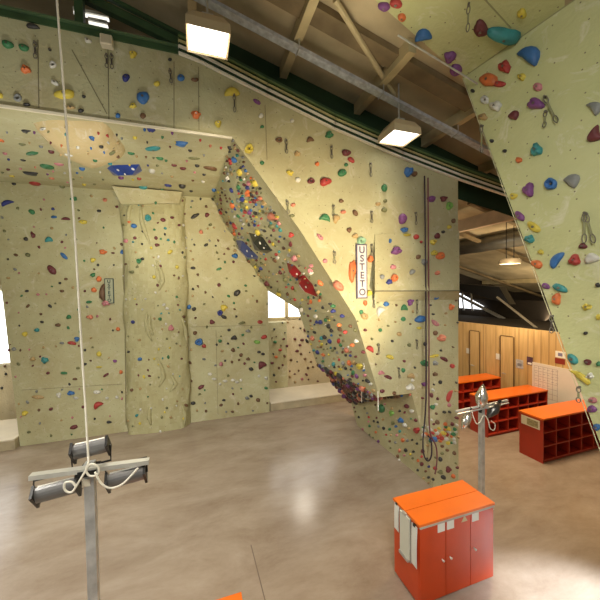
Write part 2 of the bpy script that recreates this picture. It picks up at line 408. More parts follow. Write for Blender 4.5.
# ------------------------------------------------------------------ roof
Z0,SL=7.35,.27
def zr(x): return Z0-SL*x if x>-.6 else Z0+.16
bm=B(); polymesh(bm,[[(-.6,-3,zr(-.6+1e-6)),(15,-3,zr(15)),(15,12,zr(15)),(-.6,12,zr(-.6+1e-6))],[(-8.2,-3,Z0+.16),(-.6,-3,Z0+.162),(-.6,12,Z0+.162),(-8.2,12,Z0+.16)]])
struct('ceiling',bm,ROOF,'brown boarded pitched roof')
k=0
for X in (-4.0,-2.65,-1.3,.02,1.34,2.62,3.98,5.33,12.8):
    k+=1; bm=B()
    y0=-3 if X<2 or X>4.5 else (3.3 if X<3 else 3.6)
    y1=4.72 if X>0 and X<6 else (11.2 if X>6 else 4.2)
    zz=zr(X)-.085; beam(bm,(X,y0,zz),(X,y1,zz),.11,.17)
    struct('trim_%d'%(k+1),bm,CREAMB,'cream roof purlin')
for j,(y,w,h,mt,xe) in enumerate(((3.62,.25,.09,BRN,9),(2.3,.2,.09,BRN,1.6),(.6,.2,.1,BRN,1.4))):
    bm=B(); beam(bm,(-.5,y,zr(-.5)-.05),(xe,y,zr(xe)-.05),w,h); struct('trim_%d'%(20+j),bm,mt,'brown roof rafter')
for j,(y,a,b) in enumerate(((9.9,4.6,14.9),(7.2,4.6,14.9),(5.6,6,14.9))):
    bm=B(); beam(bm,(a,y,zr(a)-.23),(b,y,zr(b)-.23),.12,.08); struct('trim_%d'%(30+j),bm,BRN,'brown roof rafter')
# diagonal brace
bm=B(); tube(bm,[on(335,0,1,3.3),on(394,95,1,4.05)],.035,8); tag(link('roof_brace',bm,CREAMB),'slim cream diagonal brace rod under the roof boards','brace')
# conduit
bm=B(); tube(bm,[(x,3.15,zr(x)-.24) for x in (2.3,3.2,4.2)],.012,6); tag(link('conduit',bm,GALV),'thin grey conduit under the roof beside the pale green wall','conduit')
# dark green vertical cladding between wall top and roof
bm=B(); pts=[(x,z) for x,z in TOP]
polymesh(bm,[[Vector((x,4.75,z-.15)) for x,z in pts if x>-.1]+[Vector((x,4.75,zr(x))) for x,z in reversed(pts) if x>-.1]])
struct('trim_40',bm,DKG,'dark green cladding between prow top and roof')
# green beams and strips following the wall top
def follow(name,off_y,off_z,w,h,mat,label,x0=-7,x1=7):
    bm=B(); q=[Vector((x,YM+off_y,z+off_z)) for x,z in TOP if x0<=x<=x1]
    for a,b in zip(q,q[1:]): 
        d=(b-a).normalized()*.01; beam(bm,a-d,b+d,w,h)
    return tag(struct(name,bm,mat,label))
BRT=noisy('white_enamel_strip',(.85,.82,.72),.25,amt=.05)
follow('trim_37',-.035,-.005,.05,.020,BRT,'thin white strip along the top of the prow',x0=-.2)
follow('trim_36',-.04,.022,.06,.034,DKG,'dark strip as a shadow line between the white strips',x0=-.2)  # solid dark strip painted in as the shadow below the bright strip
follow('trim_41',-.05,.055,.07,.034,BRT,'bright white strip along the top of the prow',x0=-.2)
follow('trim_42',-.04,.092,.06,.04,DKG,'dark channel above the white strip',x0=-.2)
follow('trim_43',-.05,.126,.07,.028,noisy('pale_olive_steel',(.50,.46,.22),.4),'pale olive strip above the channel',x0=-.2)
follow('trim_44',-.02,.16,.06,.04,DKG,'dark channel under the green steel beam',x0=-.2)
follow('trim_48',-.02,.195,.10,.03,noisy('olive_green_steel',(.13,.20,.07),.4),'olive green strip on the green steel beam',x0=-.2)
follow('trim_49',.04,.25,.10,.08,GREEN,'green steel beam above the strips',x0=-.2)
follow('trim_39',.02,.035,.08,.07,GREEN,'green steel beam along the flat left part of the wall top',x1=0)
follow('trim_38',-.01,.085,.08,.02,noisy('green_flange',(.09,.16,.08),.4),'lighter green flange on that beam',x1=0)
bm=B(); beam(bm,(-1.9,YM+.2,7.40),(-.05,YM+.2,6.88),.09,.10); struct('trim_45',bm,GREEN,'upper green steel beam at left')
bm=B(); beam(bm,(-1.27,YM+.05,6.75),(-1.27,YM+.05,7.5),.09,.09); struct('trim_46',bm,GREEN,'short green steel post on the wall top')
bm=B(); beam(bm,(-1.3,YM+.25,7.42),(.1,YM+.25,7.0),.05,.05); struct('trim_47',bm,GREEN,'diagonal green steel member')
# fluorescent tubes / pale strips behind the green steel
for j,(xa_,ya_,xb_,yb_) in enumerate(((74,13,109,20),(89,23,108,27))):
    a=on(xa_,ya_,1,4.9); b=on(xb_,yb_,1,4.9); e=empty('strip_light',a,['long pale strip light behind the green steel at top left','short pale strip light just below the long one'][j],'light')
    bm=B(); beam(bm,a+Vector((0,0,.03)),b+Vector((0,0,.03)),.09,.04); part('housing',bm,WHT,e)
    bm=B(); tube(bm,[a,b],.022,8); part('lamp_tube',bm,glow('tube_glow_%d'%j,(1,.97,.88),1.2),e)
# cable tray
TRAY=noisy('bright_galvanised_tray',(.62,.66,.72),.3,.35,amt=.25,scale=14)
e=empty('cable_tray',(2.4,4.0,6.42),'long galvanised cable tray slung under the sloping roof','cable tray')
za=lambda x:7.08-.275*x
bm=B(); beam(bm,(-.9,4.0,za(-.9)),(7.5,4.0,za(7.5)),.10,.01); part('tray_base',bm,TRAY,e)
for s in (-1,1):
    bm=B(); beam(bm,(-.9,4+s*.052,za(-.9)+.018),(7.5,4+s*.052,za(7.5)+.018),.01,.045); part('side_rail',bm,TRAY,e)
for X in (1.34,2.62,3.98,5.33):
    bm=B(); tube(bm,[(X,4.07,zr(X)-.17),(X,4.07,za(X)-.012),(X,3.93,za(X)-.012),(X,3.93,zr(X)-.17)],.008,6); part('hanger',bm,GALV,e)
for k,off in enumerate((-.032,.0,.034)):
    bm=B(); tube(bm,[(x*.5,4+off+.01*math.sin(x*1.3+k),za(x*.5)+.03) for x in range(-1,15)],.013,6); part('cable',bm,[WHT,BLK,noisy('grey_cable',(.3,.3,.3),.5)][k],e)

# ------------------------------------------------------------------ right background region
c1=on(458,226,0,6.6); 
bm=B(); beam(bm,(6.6,11,5.16),(6.6,4.4,5.16),.14,.30); struct('trim_50',bm,noisy('pale_pink_timber',(.62,.48,.34),.6),'pale timber beam running back over the racks')
for j,(X,za0,r) in enumerate(((8.3,4.92,.2),(8.3,4.62,.14))):
    a=on(455,249 if j==0 else 258,0,8.3); b=on(520,236 if j==0 else 246,0,8.3)
    d=(b-a)
for j,(ya,yb_,rad,mt) in enumerate(((250,238,.22,noisy('grey_duct',(.16,.155,.13),.35,.5)),)):
    a=on(450,ya,0,8.3); b=on(520,yb_-3,0,8.3); b.z=a.z
    bm=B(); tube(bm,[a+(a-b)*.2,b+(b-a)*1.2],rad,14)
    tag(link('ventilation_duct',bm,mt,None,True),['thick grey round duct under the far roof above the partition','thin brown pipe above the thick grey duct'][j],'duct')
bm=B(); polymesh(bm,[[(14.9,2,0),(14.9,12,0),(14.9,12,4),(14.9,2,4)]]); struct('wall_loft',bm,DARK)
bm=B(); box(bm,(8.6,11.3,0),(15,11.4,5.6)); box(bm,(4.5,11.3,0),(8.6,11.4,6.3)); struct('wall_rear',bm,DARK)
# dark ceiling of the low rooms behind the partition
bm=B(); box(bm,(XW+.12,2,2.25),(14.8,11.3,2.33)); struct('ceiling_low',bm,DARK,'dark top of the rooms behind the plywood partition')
# eaves window seen over the partition
a=on(459,293,0,11.5); b=on(483,309,0,11.5)
bm=B(); polymesh(bm,[[(11.5,a.y,a.z),(11.5,b.y,b.z+.12),(11.5,b.y,b.z-.02),(11.5,a.y,b.z)]]); 
r=bmesh.ops.extrude_face_region(bm,geom=bm.faces[:]); bmesh.ops.translate(bm,verts=[v for v in r['geom'] if isinstance(v,bmesh.types.BMVert)],vec=(.05,0,0))
w5=struct('window_5',bm,SKY,'bright sloping window under the eaves')
bm=B(); 
for t in (.25,.62): beam(bm,(11.46,a.y+(b.y-a.y)*t,b.z-.1),(11.46,a.y+(b.y-a.y)*t+.1,a.z),.05,.07)
beam(bm,(11.45,a.y+.1,a.z-.05),(11.45,b.y-1,b.z-.35),.1,.1); link('window_frame',bm,GALV,w5)
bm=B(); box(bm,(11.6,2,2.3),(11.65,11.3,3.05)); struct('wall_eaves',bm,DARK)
a=on(497,297,0,9.6); b=on(538,329,0,9.6)
bm=B(); beam(bm,a,b,.05,.05); tag(link('stair_rail',bm,noisy('dull_grey_rail',(.22,.2,.16),.5)),'pale sloping rail in the dark loft above the partition','rail')
a=on(484,290,0,10); b=on(496,304,0,10); c_=on(458,286,0,10)
bm=B(); polymesh(bm,[[c_+Vector((0,0,.1)),a+Vector((0,-.6,.1)),b+Vector((0,-.5,0)),c_+Vector((0,0,-.15))]])
r=bmesh.ops.extrude_face_region(bm,geom=bm.faces[:]); bmesh.ops.translate(bm,verts=[v for v in r['geom'] if isinstance(v,bmesh.types.BMVert)],vec=(.3,0,0))
tag(link('black_banner_roll',bm,BLK),'black bundle hanging under the roof beside the eaves window','bundle')
# round pendant lamp
c=on(510,264,0,7.5)
e=empty('pendant_lamp',(c.x,c.y,c.z),'round grey pendant lamp hanging over the orange racks','lamp')
bm=B(); tube(bm,[c+Vector((0,0,z)) for z in (.14,.13,.09,0)],[.10,.2,.24,.25],24,False); bm.faces.new([v for v in bm.verts[:24]]); part('lamp_shade',bm,noisy('grey_lamp_metal',(.22,.19,.14),.4),e,smooth=True)
bm=B(); cyl(bm,c+Vector((0,0,.015)),(0,0,1),.22,.02,24); part('diffuser',bm,glow('pendant_glow',(1,.85,.6),1.0),e)
for s in (-.1,.1):
    bm=B(); tube(bm,[c+Vector((0,s,.13)),c+Vector((0,s,zr(7.5)-c.z-.02))],.01,6); part('suspension_rod',bm,BLK,e)

# ------------------------------------------------------------------ pale green wall at right
C0=Vector((3.485,3.355,6.37)); Cn=Vector((3.95,-.3,6.37)); dwn=on(600,445,0,0.0001) if False else None
u_=(Cn-C0); u_.z=0; u_.normalize(); nR=Vector((-u_.y,u_.x,0)); 
if nR.x>0: nR=-nR
def onp(x,y,P0,n): d=ray(x,y); return O+d*((P0-O).dot(n)/d.dot(n))
E0=onp(600,443,C0,nR); dE=(E0-C0); E1=C0+dE*(C0.z/(C0.z-E0.z))     # edge reaches the floor
E1.z=0; Cf=C0+u_*6.5; Cb=Vector((Cf.x,Cf.y,0))
main=[C0,E1,Cb,Cf]
EU=on(375,0,2,6.78); up=[C0,Cf,Cf+Vector((-2.2,0,.55)),EU+(EU-C0)*0]
EU2=EU
th=-nR*.12
bm=B(); mb=[p+th for p in main]
polymesh(bm,[main,mb]+[(main[i],main[(i+1)%4],mb[(i+1)%4],mb[i]) for i in range(4)])
ub=[p+Vector((.0,.0,.10)) for p in up]; 
wr=struct('wall_near_right',bm,PLR,'pale green climbing wall at right with a slanting free edge'); uvmap(wr)
bm=B(); polymesh(bm,[up,ub]+[(up[i],up[(i+1)%4],ub[(i+1)%4],ub[i]) for i in range(4)])
wr2=struct('ceiling_panel',bm,PLR,'pale green roof panel folded over the right wall'); uvmap(wr2)
surf('green',main,CAMF); surf('green roof',up,CAMF)
bm=B(); beam(bm,C0+nR*.004,Cf+nR*.004,.012,.01); link('seam',bm,base('pale_seam',(.35,.36,.2),.8),wr)
bm=B(); tube(bm,[C0+Vector((-.005,.005,0)),E1+Vector((-.02,.02,0))],.004,6); link('edge_bead',bm,noisy('pale_bead',(.62,.62,.42),.5),wr)
h0=hit(511,28); h1=hit(480,-6)
if h0 and h1:
    bm=B(); beam(bm,h0[1],h1[1],.012,.01); link('seam',bm,base('pale_seam2',(.32,.32,.18),.8),wr2)

def smooth(ps,n=4):
    out=[]
    for i in range(len(ps)-1):
        p0=ps[max(i-1,0)];p1=ps[i];p2=ps[i+1];p3=ps[min(i+2,len(ps)-1)]
        for k in range(n):
            t=k/n; out.append(.5*((2*p1)+(p2-p0)*t+(2*p0-5*p1+4*p2-p3)*t*t+(3*p1-p0-3*p2+p3)*t*t*t))
    out.append(ps[-1]); return out
# ------------------------------------------------------------------ climbing holds
COLS={'re':('red',(.50,.03,.025)),'ma':('maroon',(.16,.02,.03)),'or':('orange',(.78,.17,.02)),'ye':('yellow',(.72,.58,.03)),
 'bl':('blue',(.015,.16,.50)),'te':('teal',(.02,.30,.32)),'gr':('green',(.03,.22,.08)),'li':('lime green',(.22,.50,.08)),'pu':('purple',(.22,.05,.26)),
 'pi':('pink',(.62,.22,.26)),'sa':('salmon',(.72,.22,.12)),'wh':('white',(.72,.72,.66)),'da':('dark grey',(.03,.03,.03)),'br':('brown',(.17,.08,.03)),
 'ta':('tan',(.50,.34,.13)),'ol':('olive',(.20,.21,.08)),'gy':('grey',(.26,.28,.28)),'nb':('navy blue',(.015,.03,.25)),'mi':('mint green',(.30,.55,.35))}
SHP={'r':'round','o':'oval','b':'crescent','d':'ring shaped','t':'triangular','j':'scooped','f':'two lobed','k':'knobbly'}
HM={}
def mute(c):
    g=sum(c)/3; return tuple((x*.90+g*.10)*.78+.008 for x in c)
def hmat(c):
    if c not in HM: HM[c]=noisy('hold_'+COLS[c][0].replace(' ','_'),mute(COLS[c][1]),.5,amt=.28,scale=7,bump=.15)
    return HM[c]
BOLT=base('bolt_steel',(.25,.24,.22),.35,.9)
def hold_bm(bm,kind,L,Wd,D,u,v,n,p,rnd,big=True):
    """one moulded hold: rim ring on the wall, rising rings, closed top"""
    N=16 if big else 9; prof=(((1,-.03),(1.0,.28),(.88,.62),(.66,.88),(.38,1.0),(.16,.97)) if big else ((1,-.03),(.92,.6),(.5,1.0)))
    ph=[rnd.uniform(0,6.28) for _ in range(3)]; am=[rnd.uniform(.02,.10),rnd.uniform(.02,.09),rnd.uniform(.01,.06)]
    lean=rnd.uniform(-.22,.22)
    rings=[]
    for s,hgt in prof:
        ring=[]
        for k in range(N):
            a=2*math.pi*k/N
            r=1+am[0]*math.sin(2*a+ph[0])+am[1]*math.sin(3*a+ph[1])+am[2]*math.sin(5*a+ph[2])
            if kind=='t': r*=.72+.34*abs(math.cos(1.5*a))
            if kind=='f': r*=.62+.42*abs(math.cos(a))**1.1
            if kind=='k': r*=.88+.10*math.cos(3*a+ph[1])+.08*math.cos(5*a+ph[0])
            x=s*r*math.cos(a); y=s*r*math.sin(a); h=hgt
            if kind in 'd' and s<.5: h=hgt*.35 if s>.2 else .1
            if kind=='j': h*=1+.35*math.sin(a)*s; y-=.12*h
            if kind=='k': h*=1+.18*math.sin(3*a+ph[2])
            if kind=='b': y+= .75*x*x-.3; 
            x+=lean*h*.3
            if kind=='b':
                pass
            ring.append(bm.verts.new(p+u*(x*L/2)+v*(y*Wd/2)+n*(h*D)))
        rings.append(ring)
    for a,b in zip(rings,rings[1:]):
        for k in range(N): bm.faces.new((a[k],a[(k+1)%N],b[(k+1)%N],b[k]))
    bm.faces.new(rings[-1])
NAMES={'upper':'the upper wall at top left','prow':'the bright prow face','fin foot':'the narrow foot of the fin','flank':'the shaded prow flank','ledge':'the dark lip under the prow',
 'fin side':'the low shaded side of the fin','overhang':'the overhanging ceiling','back':'the back wall','column':'the rounded column','far':'the far cream wall','green':'the pale green wall','green roof':'the pale green roof panel'}
def frame(x,y,ang,h):
    t,p,n,reg=h
    a=math.radians(ang); q=None
    d=ray(x+math.cos(a),y+math.sin(a)); q=O+d*((p-O).dot(n)/d.dot(n))
    u=(q-p).normalized(); v=n.cross(u)
    return u,v
# tan dome on the overhang: the holds on it are seated on its surface
od=[hit(x,y) for x,y in ((33,123),(48,120),(75,120.5),(103,122.5),(114,133),(126,151),(112,159),(94,164),(76,157),(58,148),(42,134))]
on_=[h[1] for h in od]; nn=od[0][2]; cc=sum(on_,Vector())/len(on_); on_=smooth(on_+[on_[0]],3)[:-1]
bm=B(); rings=[[cc+(p-cc)*s+nn*hg for p in on_] for s,hg in ((1,-.01),(.93,.07),(.75,.15),(.5,.19),(.22,.205))]
vr=[[bm.verts.new(p) for p in r] for r in rings]; N=len(on_)
for a,b in zip(vr,vr[1:]):
    for k in range(N): bm.faces.new((a[k],a[(k+1)%N],b[(k+1)%N],b[k]))
bm.faces.new(vr[-1])
for a,b in zip(rings,rings[1:]):
    for k in range(N): surf('overhang',[a[k],a[(k+1)%N],b[(k+1)%N],b[k]],cc+nn*3)
surf('overhang',rings[-1],cc+nn*3)
o=link('climbing_volume',bm,plaster('tan_dome_resin',(.60,.47,.26),(.54,.44,.22),chalk=.5,dot=.5),None,True); uvmap(o); tag(o,'big shallow tan dome volume on the overhanging ceiling at left','climbing volume')
HOLDS=[]
def axes(x,y,w,hh,ang,h):
    """true in-plane length, width and direction of a hold measured on its wall"""
    t,p,n,reg=h; a=math.radians(ang); e1=n.orthogonal().normalized(); e2=n.cross(e1)
    def disp(dx,dy):
        d=ray(x+dx,y+dy); q=O+d*((p-O).dot(n)/d.dot(n))-p; return (q.dot(e1),q.dot(e2))
    k=.1
    U=[c*w/2/k for c in disp(math.cos(a)*k,math.sin(a)*k)]; V=[c*hh/2/k for c in disp(-math.sin(a)*k,math.cos(a)*k)]
    # principal axes of the ellipse U cos t + V sin t
    t0=.5*math.atan2(2*(U[0]*V[0]+U[1]*V[1]),(U[0]**2+U[1]**2)-(V[0]**2+V[1]**2))
    A=[U[i]*math.cos(t0)+V[i]*math.sin(t0) for i in (0,1)]; Bv=[-U[i]*math.sin(t0)+V[i]*math.cos(t0) for i in (0,1)]
    nom=max(w,hh)*depth(p)/F; la=math.hypot(*A)*2; lb=math.hypot(*Bv)*2
    la=min(la,nom*1.5); lb=min(lb,nom*1.5)
    ud=(e1*A[0]+e2*A[1]).normalized(); vd=(e1*Bv[0]+e2*Bv[1]).normalized()
    if reg=='overhang': hh*=1; la,lb=(la*.62,lb) if abs(ud.y)>.7 else (la,lb*.62)
    la=max(la,lb*.3); lb=max(lb,la*.3)
    return ud,vd,la*.95,lb*.95
def H_(x,y,w,hh,c,k,ang=0):
    h=hit(x,y)
    if not h: return
    t,p,n,reg=h; dp=depth(p)
    HOLDS.append(dict(ax=axes(x,y,w,hh,ang,h),x=x,y=y,w=w,h=hh,c=c,k=k,a=ang,hit=h,L=w*dp/F,W=hh*dp/F,reg=reg))
DATA={
# pale green wall and its roof panel
'G':"""402,17,9,8,or,r 396,3,14,9,re,o,10 384,6,13,9,pu,o 423,35,19,10,bl,b,-15 450,56,14,12,pu,k 456,69,13,11,pu,r 481,28,18,18,ma,k 505,34,38,18,te,f,8 522,13,11,10,ye,t 530,56,24,17,bl,b,35
505,67,15,14,re,k,60 489,80,19,14,or,o,-5 499,84,7,14,re,o,90 522,77,9,9,ye,k 538,87,10,9,pi,r 536,104,18,13,pu,t 473,91,4,4,da,r 485,100,9,9,wh,d 496,106,14,12,wh,k 483,117,8,11,ta,k,90 514,116,11,9,ma,b,-30
492,141,4,4,da,r 505,151,4,4,da,r 519,160,7,6,or,r 537,150,14,14,te,k 551,184,13,13,bl,d 529,190,13,14,pu,t 514,196,9,7,ye,k 572,181,16,14,gy,b,35 595,108,15,12,gy,b,35 596,135,16,14,ma,b,-40 520,216,13,7,pu,o,40 534,227,17,8,ye,o,40
530,239,11,10,te,k 583,246,9,7,ma,t 541,252,6,5,ye,r 537,264,13,8,or,o,20 557,260,21,9,bl,b,-55 575,260,13,14,re,k 592,259,17,10,wh,b,-15 546,286,9,6,pu,o,20 560,288,16,8,te,o,20 557,299,12,12,or,f,90 587,307,11,8,ye,k 599,317,6,6,ye,r 598,285,5,5,da,r
573,359,14,8,te,o,35 588,362,8,6,ma,o,25 599,364,5,6,gr,r 581,377,27,6,ye,b,37 590,376,9,8,wh,k 593,400,10,6,pi,o,20 592,409,10,8,pu,o 597,427,8,7,bl,r 586,333,4,4,da,r 556,341,9,6,wh,o,40""",
# upper wall
'U':"""8,45,12,8,gr,o,15 24,48,11,7,gr,o,15 33,27,15,5,da,b,8 26,70,12,9,or,k,20 53,65,8,7,wh,d 55,83,9,5,wh,o,30 65,95,21,12,ye,f,0 18,98,9,8,gy,d 1,96,5,5,ye,r 84,97,4,3,da,r 81,111,6,4,da,r 27,105,8,3,da,o 88,41,8,5,wh,t,25
133,55,9,8,ye,k 126,78,8,8,nb,r 143,98,14,12,bl,r 133,106,8,6,ye,k 181,78,8,7,bl,r 195,80,8,4,br,o 157,84,7,5,ye,r 196,115,11,9,or,k 218,124,8,8,ye,k 232,93,18,8,ye,b,0 143,116,6,6,br,r 170,60,4,3,da,r 50,50,3,3,da,r 71,108,9,3,ta,o,5 118,116,5,5,bl,r""",
# prow face
'P':"""257,102,9,4,pu,o,35 261,116,5,5,wh,r 292,121,4,4,wh,r 262,127,4,3,gr,r 329,135,9,8,gr,k 279,140,8,5,br,d 310,140,8,5,br,b,-10 249,149,9,10,ye,d 297,154,7,6,ta,k 346,153,7,9,ma,o,90 351,160,8,5,re,o,35 346,165,4,4,gr,r 342,173,9,8,gr,r
262,163,5,4,gr,r 290,173,8,6,ye,k 298,180,6,5,wh,r 311,181,8,6,ma,d 325,182,13,9,re,t 255,183,8,9,ye,k 260,198,8,4,sa,o,5 317,164,5,4,or,r,50 408,172,10,11,bl,k 414,174,6,6,br,r 384,188,6,8,gr,r 385,201,4,4,ol,r 378,204,6,4,ta,o 384,210,6,5,ol,o,40 341,201,5,4,br,r
355,213,7,5,br,o,60 402,219,8,11,pu,r 404,230,8,6,bl,k 407,235,8,3,ye,o 431,199,9,8,pu,k 443,199,7,7,ma,k 449,206,7,8,li,d 453,221,4,5,br,r 449,227,5,4,ye,r 443,232,4,3,da,r 437,236,6,6,ma,r 433,242,8,6,ye,k 349,230,6,6,br,k 355,236,7,6,ta,k 361,241,9,9,mi,d 390,241,3,5,bl,r
416,237,6,5,re,r 421,242,3,3,re,r 273,217,15,7,sa,b,18 279,223,5,5,pi,r 293,205,5,4,sa,o,-20 292,216,6,3,ol,o 325,218,11,7,gr,b,15 336,219,9,7,ta,b,-50 343,212,4,6,sa,o,90 291,235,7,6,re,k 320,237,9,4,pi,o,50 325,261,5,5,pi,r 338,286,12,9,sa,o,45 311,266,5,4,pi,d
396,251,12,9,pu,k 418,257,5,5,br,r 424,262,7,7,gy,k 434,253,8,6,ye,k 440,256,7,10,or,o,80 370,259,6,7,or,r 393,267,6,5,pi,r 412,272,6,5,gy,o,-40 437,273,5,5,sa,r 394,278,7,8,or,r 382,277,5,5,gy,o,40 389,282,7,6,nb,k 369,293,6,6,ye,r 365,303,4,6,or,r
386,304,6,5,bl,r 435,296,7,8,bl,d 410,302,7,8,pu,k 404,308,7,6,gr,b 403,319,5,5,gr,r 420,319,11,8,bl,o,-20 451,307,6,7,or,k 435,323,9,5,pi,o,40 435,333,5,5,br,r 441,338,9,8,sa,k 364,316,9,6,ta,o,35 361,312,4,5,gr,r 380,311,10,7,wh,b,-50 365,330,4,3,ma,r 380,330,4,4,gr,r
392,341,3,3,da,r 410,324,2,2,br,r 419,328,5,3,ye,r 409,345,4,4,ol,r 425,344,4,4,da,r 399,334,5,5,ta,d 370,349,9,5,re,b,35 390,357,9,4,ye,o,15 404,361,3,3,ma,r 403,370,4,5,gr,r 424,363,8,8,gr,k 381,373,7,4,pi,b 388,377,8,4,ma,o,20 452,366,5,5,re,r 435,374,6,5,br,k
444,359,9,4,ma,o,30 434,356,10,3,ye,o,-15 435,363,6,6,gy,k 440,382,4,4,da,r 431,395,4,5,ma,r 444,412,4,3,da,r 394,393,4,4,br,r 410,387,10,7,wh,k,-30 411,376,8,5,ta,b 424,384,6,5,pu,k 432,407,6,5,gr,k 449,405,4,4,pi,r 449,396,14,4,re,b,-70 382,391,5,4,ma,o
437,422,5,5,br,r 417,430,8,7,re,t 448,429,6,5,ye,k 443,433,7,5,ye,k 426,434,5,4,or,r 433,439,9,6,bl,k 453,434,5,4,gr,r 437,433,4,4,wh,r 446,439,5,4,wh,r 430,441,4,3,gr,r 440,441,4,3,or,r 448,469,6,7,ma,k 443,477,5,5,da,r 453,476,4,5,or,r 454,453,4,4,br,r 440,459,4,5,da,r
435,468,4,4,re,r 440,472,6,5,ol,k 442,446,4,3,br,r 447,450,4,3,br,r 423,451,4,5,ma,r 422,464,4,5,ma,r 426,471,3,3,br,r 445,424,4,4,or,r 452,424,4,4,ma,r 427,445,3,3,ta,r 352,271,25,7,or,o,92""",
# shaded low side of the fin
'S':"""382,408,8,9,gr,r 392,413,6,7,li,k 401,420,8,6,bl,k 405,425,6,4,wh,o,30 393,423,4,5,ol,r 406,450,4,5,da,t 403,440,4,5,or,r 390,441,3,3,br,r 369,417,3,3,re,r 359,417,3,3,da,r 374,421,3,3,da,r 378,422,3,3,da,r 384,428,4,3,da,r,60 407,406,6,4,ma,o,30 412,411,5,4,wh,o,40 416,420,4,4,ma,r 365,408,3,3,ol,r 376,432,3,3,or,r 398,456,4,4,br,r 418,470,3,3,da,r 413,458,3,3,ol,r 397,435,3,3,pi,r 424,478,3,3,ta,r""",
# overhang
'O':"""1,140,8,7,or,k 26,131,13,5,da,b,-20 92,138,8,7,bl,k 101,146,5,4,da,r 112,153,11,4,ol,o,-40 32,153,17,4,gr,o,4 51,151,7,3,ma,o,5 69,155,9,4,wh,b 47,166,16,5,gr,o,15 59,164,11,3,pi,o,8 82,168,7,3,bl,o 32,173,15,6,da,b 35,183,15,6,re,o,-8 43,129,6,5,wh,d 8,169,7,3,ma,o,-30 14,184,5,3,da,r
182,143,13,7,bl,b 151,129,11,5,nb,k 153,148,18,5,te,o,4 160,158,9,3,gr,o,15 131,153,7,6,gr,d 211,168,16,4,br,b,8 194,158,13,3,ol,o,5 197,165,5,3,da,r 204,174,4,3,da,r 183,168,7,4,ma,d 174,165,8,4,ma,k,30 152,170,8,3,wh,o 144,187,9,6,te,b 182,185,8,3,da,o 168,185,8,4,nb,o 214,189,6,4,bl,k
23,160,4,7,da,o,90 22,144,3,9,ol,o,90 52,178,7,5,sa,k 12,176,8,4,ye,o,-15 5,153,6,3,pi,o 95,160,5,3,gr,o 172,176,4,3,ta,r 203,181,4,4,wh,r 62,186,6,3,ol,o 121,177,6,3,pu,o 84,184,5,3,ye,o 135,137,5,3,ye,o 190,150,4,3,da,r 41,146,5,3,gy,o 110,163,5,3,te,o 139,178,5,3,re,o""",
# back wall
'B':"""7,203,13,5,nb,b,-18 32,212,7,5,gr,o,25 54,217,7,3,bl,o 53,209,4,3,nb,r 66,219,10,3,ma,b,0 83,222,10,4,ye,o,5 99,211,5,3,da,r 105,200,5,4,sa,r 74,199,8,5,gr,k 33,235,8,5,ma,k,60 26,239,5,4,da,r 49,240,9,5,te,b 62,242,3,3,ma,r 28,255,6,4,ol,o,20 16,255,5,3,br,o,15 64,256,10,4,bl,o,45 103,252,9,6,or,k
113,253,4,2,ma,o 93,260,6,5,ye,t 98,265,3,3,da,r 52,270,12,7,ma,o,50 93,275,6,5,gr,k 99,279,6,6,or,r 94,290,6,5,or,r 60,283,3,3,da,r 66,279,4,3,br,r 78,286,3,3,gr,r 27,291,4,3,da,r 62,291,5,3,br,o 89,302,7,3,gr,o 28,306,5,3,br,o,-40 50,306,5,3,da,o,45 41,314,3,3,br,r 69,317,6,5,gr,k 90,317,8,5,sa,k 106,303,10,7,pi,k
58,325,6,4,br,o 42,322,4,3,da,r 37,330,6,4,te,o 25,334,6,5,ye,r 77,339,6,6,bl,k 72,343,9,4,re,o,5 62,343,5,3,gy,r 85,350,3,3,da,r 99,354,6,5,ye,r 45,360,9,7,te,k 33,359,6,5,ta,k 85,364,4,3,da,r 64,373,8,3,gr,o 78,368,4,3,ol,r 48,373,4,3,ma,r 75,379,5,3,br,o 121,372,4,4,or,r 118,329,5,4,or,r,30 115,361,5,4,pu,k
106,375,7,3,ma,o,-35 99,367,7,2,ye,o 38,397,13,4,ta,j 59,395,6,6,wh,k 71,393,9,5,bl,k 76,398,6,3,wh,o 97,392,8,4,wh,j 107,398,4,3,wh,r 117,397,4,3,wh,r 98,405,10,6,re,b,-30 109,422,6,3,da,o 51,409,5,3,ma,o,-15 74,427,9,4,ma,o,-20 39,410,3,3,br,r 76,439,7,2,da,o 25,413,7,6,ye,k 29,432,4,3,ol,r 14,349,5,4,gy,d
195,216,10,4,da,o,-32 207,215,5,5,ma,r 201,232,5,5,sa,k 206,245,5,3,da,o,-20 193,268,6,3,da,o 219,269,6,3,gr,o,-20 235,256,7,6,bl,k 193,289,3,3,da,r 219,285,4,4,ma,r 237,293,8,6,da,o,-45 189,307,5,5,bl,d 194,309,5,4,da,r 224,308,8,6,ye,b,-40 220,313,6,6,nb,d 224,317,6,4,da,o,20 212,322,6,5,ma,t 260,322,6,4,re,o
242,323,8,3,ol,o,-15 199,342,8,8,bl,d 204,346,5,4,re,r 195,333,5,5,br,k 220,341,4,4,gr,r 234,338,6,5,da,b 229,330,4,3,da,r 248,331,6,4,gy,k 264,337,7,4,re,o,-15 257,342,7,4,li,o 233,350,5,5,br,k 259,352,4,3,da,r 263,354,4,3,da,r 241,355,4,4,br,r 248,359,5,4,br,k 232,362,3,3,br,r 221,364,5,5,pi,k 262,365,9,7,ma,b,-40
251,369,5,4,da,r 210,374,5,3,wh,j 214,379,5,3,wh,j 225,381,5,3,wh,j 233,380,5,3,wh,j 237,382,4,3,wh,j 220,384,3,3,wh,r 259,376,3,3,wh,r 241,380,3,3,wh,r 201,387,7,4,ma,o,-30 193,403,5,4,da,o 247,398,5,4,gy,k 251,396,4,3,da,r 258,400,5,4,br,r 221,405,4,3,br,r 206,411,3,3,br,r 266,378,4,5,wh,k 266,388,4,3,gr,r""",
# column
